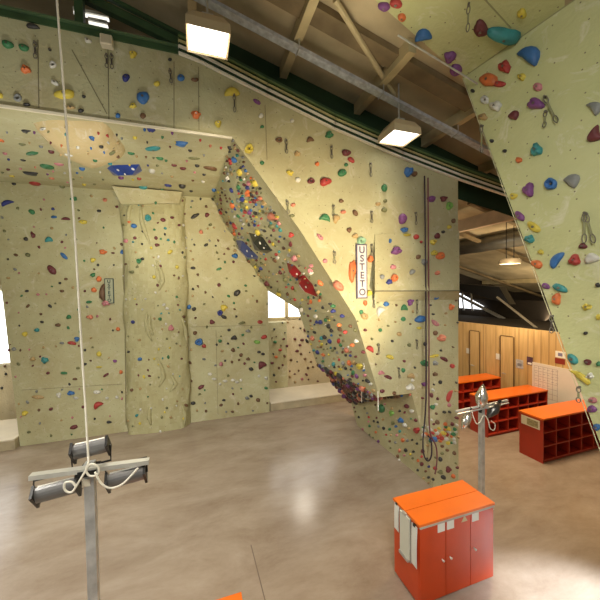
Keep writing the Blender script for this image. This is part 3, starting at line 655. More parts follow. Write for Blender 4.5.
'C':"""134,226,6,5,bl,r 129,222,4,3,or,r 163,220,6,4,ma,r 156,238,4,4,ma,r 157,245,6,4,ma,k 122,252,4,6,bl,k 170,252,4,6,ye,o,60 139,261,6,5,gr,d 132,272,6,4,ol,k 177,267,4,4,ye,r 154,277,4,4,ye,r 148,218,7,7,te,d 126,241,4,5,pi,o,60 135,238,4,3,ma,r 171,328,7,7,pi,k 140,359,5,4,bl,d 133,322,4,4,nb,r 160,319,4,4,gr,r""",
# far walls
'F':"""300,345,3,3,ma,r 295,339,3,3,ma,r 301,354,3,3,br,r 305,359,3,3,br,r 291,360,3,3,br,r 287,346,3,3,ma,r 302,340,4,3,ma,r 297,351,4,3,ma,r 290,377,3,3,ta,r 302,379,3,3,pi,r 295,382,3,3,ta,r 308,368,3,3,br,r 275,342,4,3,gr,r 280,350,4,3,re,r 276,357,4,3,or,r 272,363,4,3,ma,r 279,368,3,3,br,r 274,375,3,3,da,r 3,350,3,3,da,r 6,374,3,3,da,r 2,388,3,3,da,r 9,350,3,3,ma,r 5,366,3,3,br,r""",
# flank
'K':"""235,160,7,5,bl,b,50 231,163,5,4,re,k,50 240,172,8,4,ye,o,60 249,193,9,6,or,k,60 246,201,7,4,ye,k 230,147,6,3,da,o 250,212,6,4,pu,k,60 247,207,6,4,ye,k 258,232,7,5,ye,o,45 228,178,7,5,wh,k 233,205,7,4,or,o,60 235,226,8,4,re,o,60 232,190,6,4,nb,o,50 249,183,6,4,pi,o,70 239,187,6,4,gr,o,60
295,258,8,5,pi,k,40 289,255,5,4,wh,r 284,248,5,4,br,r 274,230,4,4,ma,r 275,260,6,5,br,r 310,271,6,5,pi,d,40 320,283,7,5,or,o,50 311,273,5,4,wh,r 333,306,6,4,gr,o 333,311,6,5,nb,k 279,294,8,4,ye,o,10 330,304,4,3,da,r 316,316,6,5,wh,k 317,322,5,4,nb,k 325,337,6,4,da,o,30
321,322,6,4,nb,o,40 329,326,5,6,da,r 322,338,5,5,te,k 330,341,5,6,nb,r 322,344,5,4,ye,k 313,338,6,6,sa,k 305,330,4,4,ma,r 307,341,5,3,da,o,60 318,352,5,4,nb,o,60 334,364,4,5,te,r 346,368,4,4,da,r 360,366,9,7,ye,t 356,341,5,5,wh,k 347,350,6,4,sa,o,60 352,345,5,4,or,o 357,376,5,5,pu,o,60
339,325,5,4,or,r 345,332,5,4,re,r 350,326,4,4,br,r 341,345,4,4,gr,r 365,375,5,4,pi,r 371,384,5,4,wh,k 363,352,4,4,ma,r 355,330,4,4,ol,r 342,316,5,4,nb,r 326,320,4,4,gr,r""",
}
for reg,txt in DATA.items():
    for it in txt.split():
        a=it.split(','); H_(float(a[0])+.01,float(a[1])+.01,float(a[2]),float(a[3]),a[4],a[5],float(a[6]) if len(a)>6 else 0)
# small filler holds, scattered where the walls are densely set
rf=random.Random(21)
def near(x,y,d): return any((h['x']-x)**2+(h['y']-y)**2<d*d for h in HOLDS)
CW=['ma','ma','br','br','da','da','gr','nb','bl','re','or','ye','ol','ol','ta','wh','pi','te','gy','gy','pu','sa','ta']
def scatter(n,box_,regs,smin,smax,cols=CW,dmin=3.2,elong=.5):
    c=0; tries=0
    while c<n and tries<n*60:
        tries+=1; x=rf.uniform(box_[0],box_[2]); y=rf.uniform(box_[1],box_[3]); h=hit(x,y)
        if not h or h[3] not in regs or near(x,y,dmin): continue
        s=rf.uniform(smin,smax); H_(x,y,s*(1+rf.random()*elong),s,rf.choice(cols),rf.choice('rrokkj'),rf.choice([0,20,45,60,-30,90])); c+=1
FC=['da','br','ma','ol','gr','nb','gy','ta','da','br','ol','te','bl','or','ye','wh','re','da','ma','gy','ta','ol']
scatter(150,(212,138,262,300),('flank',),1.5,3.3,FC,dmin=2.3,elong=1.5)
scatter(190,(240,200,382,400),('flank',),1.4,3.2,FC,dmin=3.0,elong=1.4)
scatter(120,(308,355,400,415),('ledge',),2.6,5.2,['ma','da','br','da','ma','nb','pu','br','da','gy','ma','sa'],dmin=1.9,elong=.9)  # dense, dark hold colours here also deepen the shade under the lip
scatter(45,(350,385,435,488),('fin side',),1.8,3.2,dmin=4)
scatter(80,(0,192,128,440),('back',),1.6,3.0,['ol','br','gy','da','gr','ta','ma','pi'],dmin=5)
scatter(75,(188,192,270,412),('back',),1.6,3.0,['ol','br','da','gr','ma','ta','gy'],dmin=4.5)
scatter(110,(120,200,190,432),('column',),1.6,3.2,dmin=4,cols=['ol','br','gr','da','wh','te','ye','ma','ta','wh'])
scatter(60,(0,125,225,192),('overhang',),2.0,3.2,dmin=6)
scatter(22,(411,380,458,485),('fin foot','prow'),2,3.4,dmin=4,cols=['br','ma','ol','da','ta','wh'])
scatter(24,(412,424,456,443),('fin foot',),2.4,4.2,dmin=2.6,cols=['wh','ye','or','gr','wh','re'])
scatter(26,(270,318,318,386),('far',),1.5,2.4,dmin=4,cols=['br','ma','da','ta'])
scatter(20,(330,300,458,392),('prow',),1.8,2.6,dmin=8,cols=['br','ol','da','ta'])
HOLDS=[h for h in HOLDS if h]
HOLDS.sort(key=lambda h:-(h['w']*h['h']))
IND=HOLDS[:300]; REST=HOLDS[300:]
# ---- labels that single out each hold
def size(h):
    s=max(h['w'],h['h'])
    return 'large ' if s>=15 else ('' if s>=9 else ('small ' if s>=5.6 else 'tiny '))
for h in IND: h['base']=size(h)+COLS[h['c']][0]+' '+SHP[h['k']]+' hold'; h['short']=COLS[h['c']][0]+' '+SHP[h['k']]+' one'
from collections import Counter
cb=Counter((h['base'],h['reg']) for h in IND); cs=Counter((h['short'],h['reg']) for h in IND)
LM=[(357,272,'the white lettered sign','prow'),(107,290,'the dark lettered sign','back'),(427,330,'the black ropes','prow'),(427,400,'the black ropes','fin foot'),(155,290,'the cracked column','back')]
used=set()
def rel(h,x,y):
    dx=h['x']-x; dy=h['y']-y; 
    if abs(dx)>1.6*abs(dy): return 'right of' if dx>0 else 'left of'
    if abs(dy)>1.6*abs(dx): return 'below' if dy>0 else 'above'
    return ('below right of' if dx>0 else 'below left of') if dy>0 else ('above right of' if dx>0 else 'above left of')
for h in IND:
    h['label']=None
    if cb[(h['base'],h['reg'])]==1:
        h['label']=h['base']+' on '+NAMES[h['reg']]
        used.add(h['label'])
for h in IND:
    if h['label']: continue
    refs=[(math.hypot(h['x']-g['x'],h['y']-g['y'])-max(g['w'],g['h'])*1.6,g['x'],g['y'],'the '+g['base'].replace(' hold','')+' one') for g in IND if g is not h and g['reg']==h['reg'] and cb[(g['base'],g['reg'])]==1]
    refs+=[(math.hypot(h['x']-a,h['y']-b)-25,a,b,n) for a,b,n,r in LM if r==h['reg']]
    refs.sort()
    for dd,x,y,n in refs[:12]:
        l=h['base']+' '+rel(h,x,y)+' '+n+' on '+NAMES[h['reg']]
        if len(l.split())>16: l=h['base']+' '+rel(h,x,y)+' '+n
        if l not in used and len(l.split())<=16: h['label']=l; used.add(l); break
    if not h['label']:
        h['label']=h['base']+' among many like it on '+NAMES[h['reg']]
rh=random.Random(5)
for h in IND:
    t,p,n,reg=h['hit']; u,v,L,Wd=h['ax']
    D=min(L,Wd)*rh.uniform(.38,.55); D=max(.03,min(D,.13)); D*=(.6 if reg=='overhang' else 1)
    bm=B(); hold_bm(bm,h['k'],L,Wd,D,u,v,n,Vector((0,0,0)),rh,h['w']>5.5)
    o=link('climbing_hold',bm,hmat(h['c']),None,True); o.location=p
    tag(o,h['label'],'climbing hold','climbing holds on '+NAMES[reg])
    if max(h['w'],h['h'])>=8 and h['k']!='b':
        bm=B(); q=n*(D*(.25 if h['k']=='d' else .985)); r_=.011 if h['w']<14 else .016
        tube(bm,[q-n*.004,q+n*.004],r_,6); b=link('bolt',bm,BOLT,o); b['label']='dark steel bolt'
bm=B(); mats=[]; 
keys=list(dict.fromkeys(h['c'] for h in REST))
for h in REST:
    t,p,n,reg=h['hit']; u,v,L,Wd=h['ax']; n0=len(bm.faces)
    hold_bm(bm,h['k'],L,Wd,max(.03,min(L,Wd)*.5),u,v,n,p,rh,False)
    bm.faces.ensure_lookup_table()
    for f in bm.faces[n0:]: f.material_index=keys.index(h['c'])
o=link('small_climbing_holds',bm,[hmat(k) for k in keys],None,True); tag(o,'hundreds of tiny coloured holds scattered over the climbing walls','climbing hold',None,'stuff')

# ---- volumes (big faceted blocks)
def volume(name,px_pts,apex,hgt,mat,label,dark=None,spots=()):
    hs=[hit(x,y) for x,y in px_pts]; n=sum((h[2] for h in hs),Vector()).normalized()
    ha=[hit(x,y) for x,y in apex]
    bm=B(); base_=[h[1]-h[2]*.01 for h in hs]; tops=[h[1]+h[2]*hgt for h in ha]
    vs=[bm.verts.new(p) for p in base_+tops]; bmesh.ops.convex_hull(bm,input=vs)
    o=link(name,bm,mat); tag(o,label,'climbing volume')
    for x,y,r in spots:
        h=hit(x,y)
        # seat the spot on the volume surface
        d=ray(x,y).normalized(); ok,loc,nn,_=o.ray_cast(O,d)
        if ok:
            b=B(); cyl(b,loc+nn*.002,nn,r*depth(loc)/F,.006,10); link('white_mark',b,WHT,o)['label']='white round mark'
    return o
GL=lambda n,c:noisy(n,c,.3,amt=.25)
volume('climbing_volume',[(106,168),(111,165),(140,164),(143,171),(136,176),(113,176)],[(118,169),(132,168)],.12,GL('navy_volume',(.012,.05,.30)),'long navy blue volume with white marks on the overhanging ceiling',spots=((118,170,1.3),(133,169,1.6),(125,174,1)))
volume('climbing_volume',[(248,232),(261,235),(273,251),(267,254),(254,250)],[(258,240),(264,247)],.12,GL('black_volume',(.012,.016,.018)),'black pointed volume with a white mark on the shaded prow flank',spots=((260,243,1.6),(264,248,1)))
volume('climbing_volume',[(235,238),(242,240),(259,257),(258,260),(247,259),(239,250)],[(244,248),(251,255)],.12,GL('blue_volume',(.010,.04,.24)),'blue pointed volume with white marks below the black one on the flank',spots=((247,251,1.2),(252,256,1)))
volume('climbing_volume',[(286,262),(295,265),(302,273),(297,280),(290,275)],[(293,269),(297,274)],.1,GL('red_volume',(.22,.006,.012)),'upper of the two joined dark red volumes on the prow flank',spots=((297,274,1.1),))
volume('climbing_volume',[(297,277),(304,274),(313,284),(319,298),(308,294),(299,287)],[(303,281),(309,289)],.1,GL('red_volume',(.22,.006,.012)),'lower of the two joined dark red volumes on the prow flank',spots=((306,287,1.1),))
# ---- quickdraws hanging from the walls
CARA=noisy('dull_carabiner_steel',(.16,.15,.13),.45,.3)
def quickdraw(x,y0,y1,x1,label,col,hfac=1):
    h=hit(x,y0)
    if not h: return
    p=h[1]+h[2]*.03; ln=max(.12,(y1-y0)*depth(h[1])/F*hfac)
    side=(ray(x1,y1)-ray(x,y0)); n=h[2]
    s=Vector((0,0,1)).cross(n).normalized(); 
    dx=(x1-x)*depth(p)/F; sg=1 if s.dot(M[0])>0 else -1
    e=empty('quickdraw',p,label,'quickdraw','quickdraws hanging on the walls')
    dv=(Vector((0,0,-1))*ln+s*sg*dx); dvn=dv.normalized(); sd=dvn.cross(n).normalized()
    def ring(c,l,r=.005,w=.018):
        pts=[c+dvn*(l/2*math.cos(a))+sd*(w*math.sin(a)) for a in [2*math.pi*k/12 for k in range(13)]]
        b=B(); tube(b,pts,r,6); return b
    L=dv.length; cl=min(.09,L*.33)
    part('carabiner',ring(p+dvn*cl/2,cl),CARA,e); part('carabiner',ring(p+dvn*(L-cl/2),cl),CARA,e)
    b=B(); beam(b,p+dvn*(cl*.85),p+dvn*(L-cl*.85),.018,.006,up=n); part('sling',b,col,e)
    b=B(); tube(b,[h[1],p+n*.012],.012,8); part('hanger_plate',b,CARA,e)
SL1=noisy('dark_sling',(.07,.06,.05),.8); SL2=noisy('olive_sling',(.24,.25,.14),.8)
for x,y0,x1,y1,l,c in ((234,96,234,113,'dark quickdraw under the yellow crescent hold near the lip',SL1),(286,141,286,154,'dark quickdraw beside the brown ring hold high on the prow',SL1),(331,147,331,159,'dark quickdraw below the green knob near the prow top',SL1),
 (370,164,370,177,'dark quickdraw highest on the prow left of the blue knob',SL1),(371,212,371,223,'dark quickdraw right of the brown leaf shaped hold',SL1),(415,213,415,225,'dark quickdraw left of the ropes beside the purple hold',SL1),(371,245,371,256,'dark quickdraw above the orange hold right of the lettered sign',SL1),(287,202,288,214,'grey quickdraw above the large salmon hold',SL2),
 (333,206,333,217,'tan quickdraw above the tan crescent hold',SL2),(334,252,334,264,'grey quickdraw left of the lettered sign',SL2),(373,297,373,308,'dark quickdraw below the yellow hold at the lip end',SL1),(416,300,416,313,'dark quickdraw right of the purple hold under the lip',SL1),(378,344,378,354,'dark quickdraw right of the red crescent low on the prow',SL1),(416,340,416,349,'dark quickdraw left of the ropes low on the prow',SL1),(398,368,399,378,'olive quickdraw left of the tan hold low on the prow',SL2),
 (107,56,107,69,'left dark quickdraw of the pair under the cream block',SL1),(112,56,112,70,'right dark quickdraw of the pair under the cream block',SL1),(36,44,36,60,'dark quickdraw right of the two green holds at top left',SL1),(170,71,171,84,'dark quickdraw left of the small blue hold on the upper wall',SL1),
 (546,97,557,128,'long olive quickdraw beside the purple hold on the pale green wall',SL2),(547,112,546,127,'short olive quickdraw under the purple hold on the pale green wall',SL2),(483,126,483,153,'olive quickdraw near the slanting edge of the pale green wall',SL2),(586,213,586,243,'long grey quickdraw above the maroon hold on the pale green wall',SL2),(587,214,594,244,'tan quickdraw hanging askew beside the long grey one',SL2),
 (553,316,553,333,'dark quickdraw low on the slanting edge of the pale green wall',SL1),(580,387,580,402,'olive quickdraw above the pink hold at the lowest green edge',SL2),(417,40,416,65,'olive quickdraw hanging by the blue crescent of the roof panel',SL2),(469,3,468,28,'thin grey quickdraw left of the large teal hold',SL2),(519,240,521,253,'grey quickdraw at the slanting edge right of the pendant lamp',SL2)):
    quickdraw(x,y0,y1,x1,l,c)
# cream block on upper wall
h=hit(108,45); p=h[1]; bm=B(); box(bm,p+Vector((-.065,-.10,-.06)),p+Vector((.065,0,.06))); bmesh.ops.bevel(bm,geom=bm.edges[:],offset=.008,segments=1,affect='EDGES')
e=empty('wall_box',p,'small cream box fixed above a pair of quickdraws on the upper wall','box'); part('housing',bm,STRIP,e)
bm=B(); box(bm,p+Vector((-.05,-.106,-.045)),p+Vector((.05,-.1,.045))); part('cover',bm,noisy('dull_cream',(.5,.46,.34),.5),e)

# ---- ropes
ROPE=noisy('black_rope',(.03,.02,.03),.8); ROPE2=noisy('maroon_rope',(.16,.05,.06),.8)
def onf(x,y,o=.16): return on(x,y,1,YM-o)
bm=B(); tube(bm,smooth([onf(424.5,176),onf(425.5,250),onf(426,330),onf(426,400),onf(423,440),onf(424,455),onf(428,461),onf(431.5,455),onf(431,440),onf(428,436)]),.013,6); tag(link('climbing_rope',bm,ROPE,None,True),'left strand of dark climbing rope ending in a loop on the fin foot','rope')
bm=B(); tube(bm,smooth([onf(428,178),onf(428.5,250),onf(429,330),onf(429,400),onf(430,432),onf(436,446),onf(437,460),onf(435,474)]),.013,6); tag(link('climbing_rope',bm,ROPE2,None,True),'right strand of reddish climbing rope ending near the floor on the fin foot','rope')
for x,y0,y1,l in ((379.5,390,409,'thin white cord hanging beside the green hold under the prow corner'),(363,387,401,'thin white cord hanging from the dark lip left of the green hold'),(365.5,357,368,'thin white cord on the lower edge of the prow flank')):
    hq=on(x,y0,1,YM+ (.05 if x>375 else (.9 if y0>380 else .25))); b2=Vector(hq); b2.z=on(x,y1,1,hq.y).z
    bm=B(); tube(bm,[hq+Vector((-.06,-.05,0)),b2+Vector((-.06,-.05,0))],.008,6); tag(link('hanging_cord',bm,WHT),l,'cord')

# ---- lettered signs
def sign(cx_,cy_,hgt,wd,plane_y,label,face,ink,txt='USTETO'):
    c=on(cx_,cy_,1,plane_y); e=empty('lettered_sign',c,label,'sign')
    bm=B(); box(bm,c+Vector((-wd/2,-.03,-hgt/2)),c+Vector((wd/2,0,hgt/2))); part('frame',bm,ink,e)
    bm=B(); g=.018; box(bm,c+Vector((-wd/2+g,-.034,-hgt/2+g)),c+Vector((wd/2-g,-.03,hgt/2-g))); part('board',bm,face,e)
    n=len(txt); st=(hgt-.06)/n
    for i,ch in enumerate(txt):
        cu=bpy.data.curves.new('letter','FONT'); cu.body=ch; cu.size=st*1.12; cu.align_x='CENTER'; cu.align_y='CENTER'; cu.extrude=.002; cu.offset=.003
        ob=bpy.data.objects.new('tmp',cu); dg=bpy.context.evaluated_depsgraph_get()
        C.objects.link(ob); bpy.context.view_layer.update(); me=bpy.data.meshes.new_from_object(ob.evaluated_get(bpy.context.evaluated_depsgraph_get())); C.objects.unlink(ob); bpy.data.objects.remove(ob)
        me.materials.clear(); me.materials.append(ink); lo=bpy.data.objects.new('letter',me); C.objects.link(lo); lo.parent=e
        lo.location=(0,-.038,hgt/2-.03-st*(i+.5)); lo.rotation_euler=(math.pi/2,0,0); lo['label']='dark letter '+ch
    return e
sign(361,271.5,.86,.19,YM-.005,'tall white sign with dark letters USTETO beside a long orange hold',noisy('pale_lilac_board',(.68,.66,.66),.5,amt=.04),noisy('dark_ink',(.11,.09,.15),.5))
sign(109.5,291,.62,.20,YB-.02,'dim green sign with dark letters on the back wall left of the column',noisy('dim_green_board',(.36,.38,.26),.6,amt=.1),noisy('dark_green_ink',(.02,.05,.05),.5))
h=hit(103.5,293); bm=B(); u,v=frame(103.5,293,92,h); hold_bm(bm,'b',.50,.13,.08,u,v,h[2],Vector((0,0,0)),rh); o=link('climbing_hold',bm,hmat('br'),None,True); o.location=h[1]+Vector((0,-.01,0)); tag(o,'long rust brown hold along the left edge of the dim lettered sign','climbing hold','climbing holds on the back wall')


# ------------------------------------------------------------------ cabinets
def knob(c,ax,r=.014):
    bm=B(); tube(bm,[Vector(c),Vector(c)-Vector(ax)*-.015,Vector(c)+Vector(ax)*.03],[r*.6,r*.6,r],12); return bm
def cabinet(x0,x1,y0,y1,zt,label,notices=True):
    e=empty('locker_cabinet',((x0+x1)/2,(y0+y1)/2,0),label,'cabinet')
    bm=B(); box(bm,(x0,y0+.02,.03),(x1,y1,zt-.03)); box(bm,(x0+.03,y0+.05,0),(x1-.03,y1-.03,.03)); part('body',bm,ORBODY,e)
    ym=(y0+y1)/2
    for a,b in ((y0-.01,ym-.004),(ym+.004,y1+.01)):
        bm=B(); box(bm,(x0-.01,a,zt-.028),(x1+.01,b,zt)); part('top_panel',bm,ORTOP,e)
    bm=B(); box(bm,(x0,y0-.012,zt-.052),(x1,y0+.01,zt-.029)); part('edge_strip',bm,noisy('grey_strip',(.5,.46,.42),.4),e,'grey edge strip under the top')
    w=(x1-x0)/3
    for k in range(3):
        a=x0+k*w+.004; b=x0+(k+1)*w-.004
        bm=B(); box(bm,(a,y0,.04),(b,y0+.02,zt-.055)); d=part('door',bm,ORBODY,e)
        kx=(b-.05) if k==0 else (a+.05)
        bm=knob((kx,y0,.47),(0,-1,0)); part('knob',bm,WHT,d,'pale knob',True)
        if notices:
            if k==0: xx=b-.06
            elif k==1: xx=a+.06
            else: xx=a+.07
            bm=B(); box(bm,(xx-.05,y0-.004,zt-.155),(xx+.05,y0-.0005,zt-.06)); part('notice_card',bm,PAPER,d,'white square notice')
    if notices:
        xx=x0+2*w-.09; bm=B(); 
        polymesh(bm,[[(xx-.045,y0-.004,zt-.12),(xx+.045,y0-.004,zt-.12),(xx,y0-.004,zt-.05)]])
        r=bmesh.ops.extrude_face_region(bm,geom=bm.faces[:]); bmesh.ops.translate(bm,verts=[v for v in r['geom'] if isinstance(v,bmesh.types.BMVert)],vec=(0,.003,0))
        part('warning_sticker',bm,noisy('yellowish_sticker',(.6,.5,.3),.5),e,'small yellowish triangular sticker')
    return e
X0,X1,Y0,Y1,ZT=2.24,3.31,2.75,3.21,.945
cabinet(X0,X1,Y0,Y1,ZT,'orange red three door locker cabinet with papers hung on its side')
cabinet(-.52,.29,2.17,2.64,.92,'orange locker cabinet of which only a top corner shows at the bottom edge',False)
# papers on the left side
def sheet(y0,y1,z0,z1,name,label,mat,clip=False,tilt=.0,off=0):
    e=empty(name,(X0-.01-off,(y0+y1)/2,z0),label,'paper' if not clip else 'clipboard')
    bm=B(); 
    if clip:
        box(bm,(X0-.014-off,y0,z0),(X0-.008-off,y1,z1)); part('board',bm,noisy('clear_grey_board',(.30,.30,.27),.3),e)
        bm=B(); box(bm,(X0-.03-off,y0+.012,z0+.03),(X0-.0145-off,y1-.02,z1-.01)); part('paper_pad',bm,noisy('cream_paper',(.68,.70,.62),.6,amt=.03),e)
        bm=B(); box(bm,(X0-.04-off,y0+.03,z0-.005),(X0-.008-off,y1-.01,z0+.028)); part('pen_tray',bm,GALV,e)
        bm=B(); box(bm,(X0-.035-off,(y0+y1)/2-.03,z1-.02),(X0-.012-off,(y0+y1)/2+.03,z1+.015)); part('clip',bm,GALV,e)
    else:
        n=6; rows=[]
        for i in range(n+1):
            z=z1+(z0-z1)*i/n; dx=.012*math.sin(i/n*2.2)
            rows.append([(X0-.006-off-dx,y0,z),(X0-.006-off-dx*.6,y1,z)])
        faces=[(rows[i][0],rows[i][1],rows[i+1][1],rows[i+1][0]) for i in range(n)]
        polymesh(bm,faces); o=part('sheets',bm,mat,e); s=o.modifiers.new('s','SOLIDIFY'); s.thickness=.004; s.offset=0
        bm=B(); box(bm,(X0-.018-off,(y0+y1)/2-.015,z1-.015),(X0-.002,(y0+y1)/2+.015,z1+.01)); part('clip',bm,BLK,e)
sheet(3.10,3.19,.60,.925,'paper_sheet','white paper hung at the far end of the cabinet side',PAPER)
sheet(2.88,3.08,.40,.92,'clipboard','cream clipboard with a small tray in the middle of the cabinet side',PAPER,True)
sheet(2.765,2.86,.44,.90,'paper_sheet','white paper hung at the near corner of the cabinet side',PAPER,off=.01)

# ------------------------------------------------------------------ shoe racks
def rack(x0,x1,y0,y1,zt,cols,label,plaque=False):
    e=empty('shoe_rack',((x0+x1)/2,(y0+y1)/2,0),label,'rack','open pigeonhole racks by the plywood wall')
    t=.02
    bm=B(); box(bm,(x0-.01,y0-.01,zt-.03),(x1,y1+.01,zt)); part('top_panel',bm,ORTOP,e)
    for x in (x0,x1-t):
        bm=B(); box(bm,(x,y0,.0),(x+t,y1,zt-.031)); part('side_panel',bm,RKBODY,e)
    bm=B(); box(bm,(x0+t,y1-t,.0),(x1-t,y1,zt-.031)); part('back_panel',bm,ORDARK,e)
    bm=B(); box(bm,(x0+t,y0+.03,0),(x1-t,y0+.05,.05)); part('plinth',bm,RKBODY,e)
    for k in range(3):
        z=.05+(zt-.08)/3*k; bm=B(); box(bm,(x0+t,y0+.002,z),(x1-t,y1-t,z+t)); part('shelf',bm,RKBODY,e)
    for k in range(1,cols):
        x=x0+(x1-x0)*k/cols; bm=B(); box(bm,(x-t/2,y0+.004,.071),(x+t/2,y1-t,zt-.031)); part('divider',bm,RKBODY,e)
    if plaque:
        bm=B(); box(bm,(x0-.012,y0+.06,zt-.25),(x0-.001,y1-.05,zt-.07)); pq=part('name_plaque',bm,STRIP,e,'cream framed plaque')
        bm=B(); box(bm,(x0-.016,y0+.09,zt-.225),(x0-.0125,y1-.17,zt-.095)); part('plaque_panel',bm,noisy('olive_print',(.35,.3,.16),.5,amt=.4,scale=25),pq)
    return e
rack(6.46,8.41,4.28,4.76,.905,5,'nearest open orange rack of pigeonholes with a cream plaque on its end',True)
rack(6.40,8.41,5.47,5.96,.905,6,'middle orange pigeonhole rack between the nearest rack and the far one')
rack(6.0,8.41,6.76,7.24,.905,7,'farthest orange pigeonhole rack partly behind the fin foot')

# ------------------------------------------------------------------ floodlight poles
def flood(c,aim,w,parent_label,group,silver=False,h=.10,brk=.085):
    """halogen work light: ribbed drum housing with black end plates, bracket and glass"""
    aim=Vector(aim).normalized(); e=empty('floodlight',c,parent_label,'floodlight',group)
    side=Vector((1,0,0)) if not silver else Vector((0.3,1,0)).normalized()
    side=(side-aim*side.dot(aim)).normalized(); upv=side.cross(aim)
    c=Vector(c)
    # body: half drum
    n=12; ra=[]; rb=[]; bm=B()
    for k in range(n+1):
        a=math.pi*k/n
        q=upv*math.cos(a)*h*.9-aim*math.sin(a)*h*.9
        ra.append(bm.verts.new(c+q-side*w/2)); rb.append(bm.verts.new(c+q+side*w/2))
    for k in range(n): bm.faces.new((ra[k],ra[k+1],rb[k+1],rb[k]))
    bm.faces.new(ra); bm.faces.new(rb[::-1]); bm.faces.new((ra[0],rb[0],rb[-1],ra[-1]))
    part('housing',bm,GALV if silver else noisy('grey_lamp_housing',(.20,.20,.20),.35,.6),e,smooth=False)
    for s in (-1,1):
        bm=B(); beam(bm,c+side*s*(w/2+.008)+upv*h*1.05-aim*h*.35,c+side*s*(w/2+.008)-upv*h*1.05-aim*h*.35,.016,h*1.1,up=aim); part('end_plate',bm,BLK if not silver else GALV,e)
    bm=B(); beam(bm,c+aim*.012+upv*h*.8,c+aim*.012-upv*h*.8,w*.9,.012,up=aim) if False else box(bm,(0,0,0),(1e-3,1e-3,1e-3))
    bm.free(); bm=B()
    q=[c+side*i*w*.45+upv*j*h*.8+aim*.006 for i,j in ((-1,-1),(1,-1),(1,1),(-1,1))]; q2=[p+aim*.008 for p in q]
    polymesh(bm,[q,q2]+[(q[i],q[(i+1)%4],q2[(i+1)%4],q2[i]) for i in range(4)]); part('glass',bm,glow('flood_glass',(.8,.78,.7),.25),e)
    bm=B(); br=-aim*.0
    up_=Vector((0,0,brk))
    tube(bm,[c-side*(w/2+.02)-aim*h*.3,c-side*(w/2+.02)+up_,c+side*(w/2+.02)+up_,c+side*(w/2+.02)-aim*h*.3],.008,6); part('bracket',bm,BLK,e)
    return e,aim
YP=2.5
pb=on(95,600,1,YP); xp=pb.x-.005; zt=2.33
e=empty('floodlight_pole',(xp,YP,0),'grey steel pole with a crossbar and three black floodlights at left','pole')
bm=B(); box(bm,(xp-.03,YP-.03,0),(xp+.03,YP+.03,zt)); part('pole',bm,GALV,e)
bm=B(); box(bm,(xp-.15,YP-.15,0),(xp+.15,YP+.15,.012)); part('base_plate',bm,GALV,e)
bl=on(34,472.5,1,YP); br_=on(150,457.5,1,YP); zb_=(bl.z+br_.z)/2+.0
bm=B(); beam(bm,(bl.x,YP-.05,bl.z),(br_.x,YP-.05,br_.z),.05,.03); part('crossbar',bm,noisy('pale_steel_bar',(.55,.55,.5),.4,.4),e)
bm=B(); box(bm,(xp-.04,YP-.035,2.18),(xp+.01,YP-.031,2.23)); part('tag_plate',bm,STRIP,e,'small cream tag')
bm=B(); box(bm,(xp-.05,YP-.08,2.27),(xp+.06,YP+.04,2.31)); part('clamp',bm,BLK,e)
for (x,y,w,lab,yy) in ((58,487,.22,'black floodlight hung at the left end of the left crossbar',YP),(127,474,.22,'black floodlight hung at the right end of the left crossbar',YP),(91.5,446,.20,'black floodlight standing behind the top of the left pole',YP+.12)):
    c=on(x,y,1,yy); flood(c,(-.1,.75,.62),w,lab,'black floodlights on the left pole',h=.075,brk=(-.14 if yy>YP else .085))
# white cable coils on left pole & cable to roof
a=on(56,-12,1,2.2); b=on(84,300,1,2.3); c=on(89,462,1,YP-.07)
pts=[]
rp=[on(56,-12,1,2.45),on(66,120,1,2.45),on(74,220,1,2.45),on(80,320,1,2.45),on(85,400,1,2.45),on(88.5,462,1,YP-.1)]
rp[0]=rp[1]+(rp[0]-rp[1])*1.05
cw=[on(x,y,1,YP-.11) for x,y in ((88.5,462),(86,470),(90,476),(98,474),(98,467),(91,464),(86,470),(80,480),(72,492),(65,490),(65,483),(72,482),(76,487))]
cw2=[on(x,y,1,YP-.11) for x,y in ((95,472),(101,483),(110,488),(121,485),(130,477),(138,468))]
CABLE=noisy('white_cable',(.74,.72,.62),.5,amt=.05)
bm=B(); tube(bm,smooth(rp)+smooth(cw)[1:],.007,8); tag(link('power_cable',bm,CABLE,None,True),'long white power cable hanging from the roof to the left pole','cable')
bm=B(); tube(bm,smooth(cw2),.007,8); tag(link('power_cable',bm,CABLE,None,True),'short white cable looping from the left pole to the right floodlight','cable')
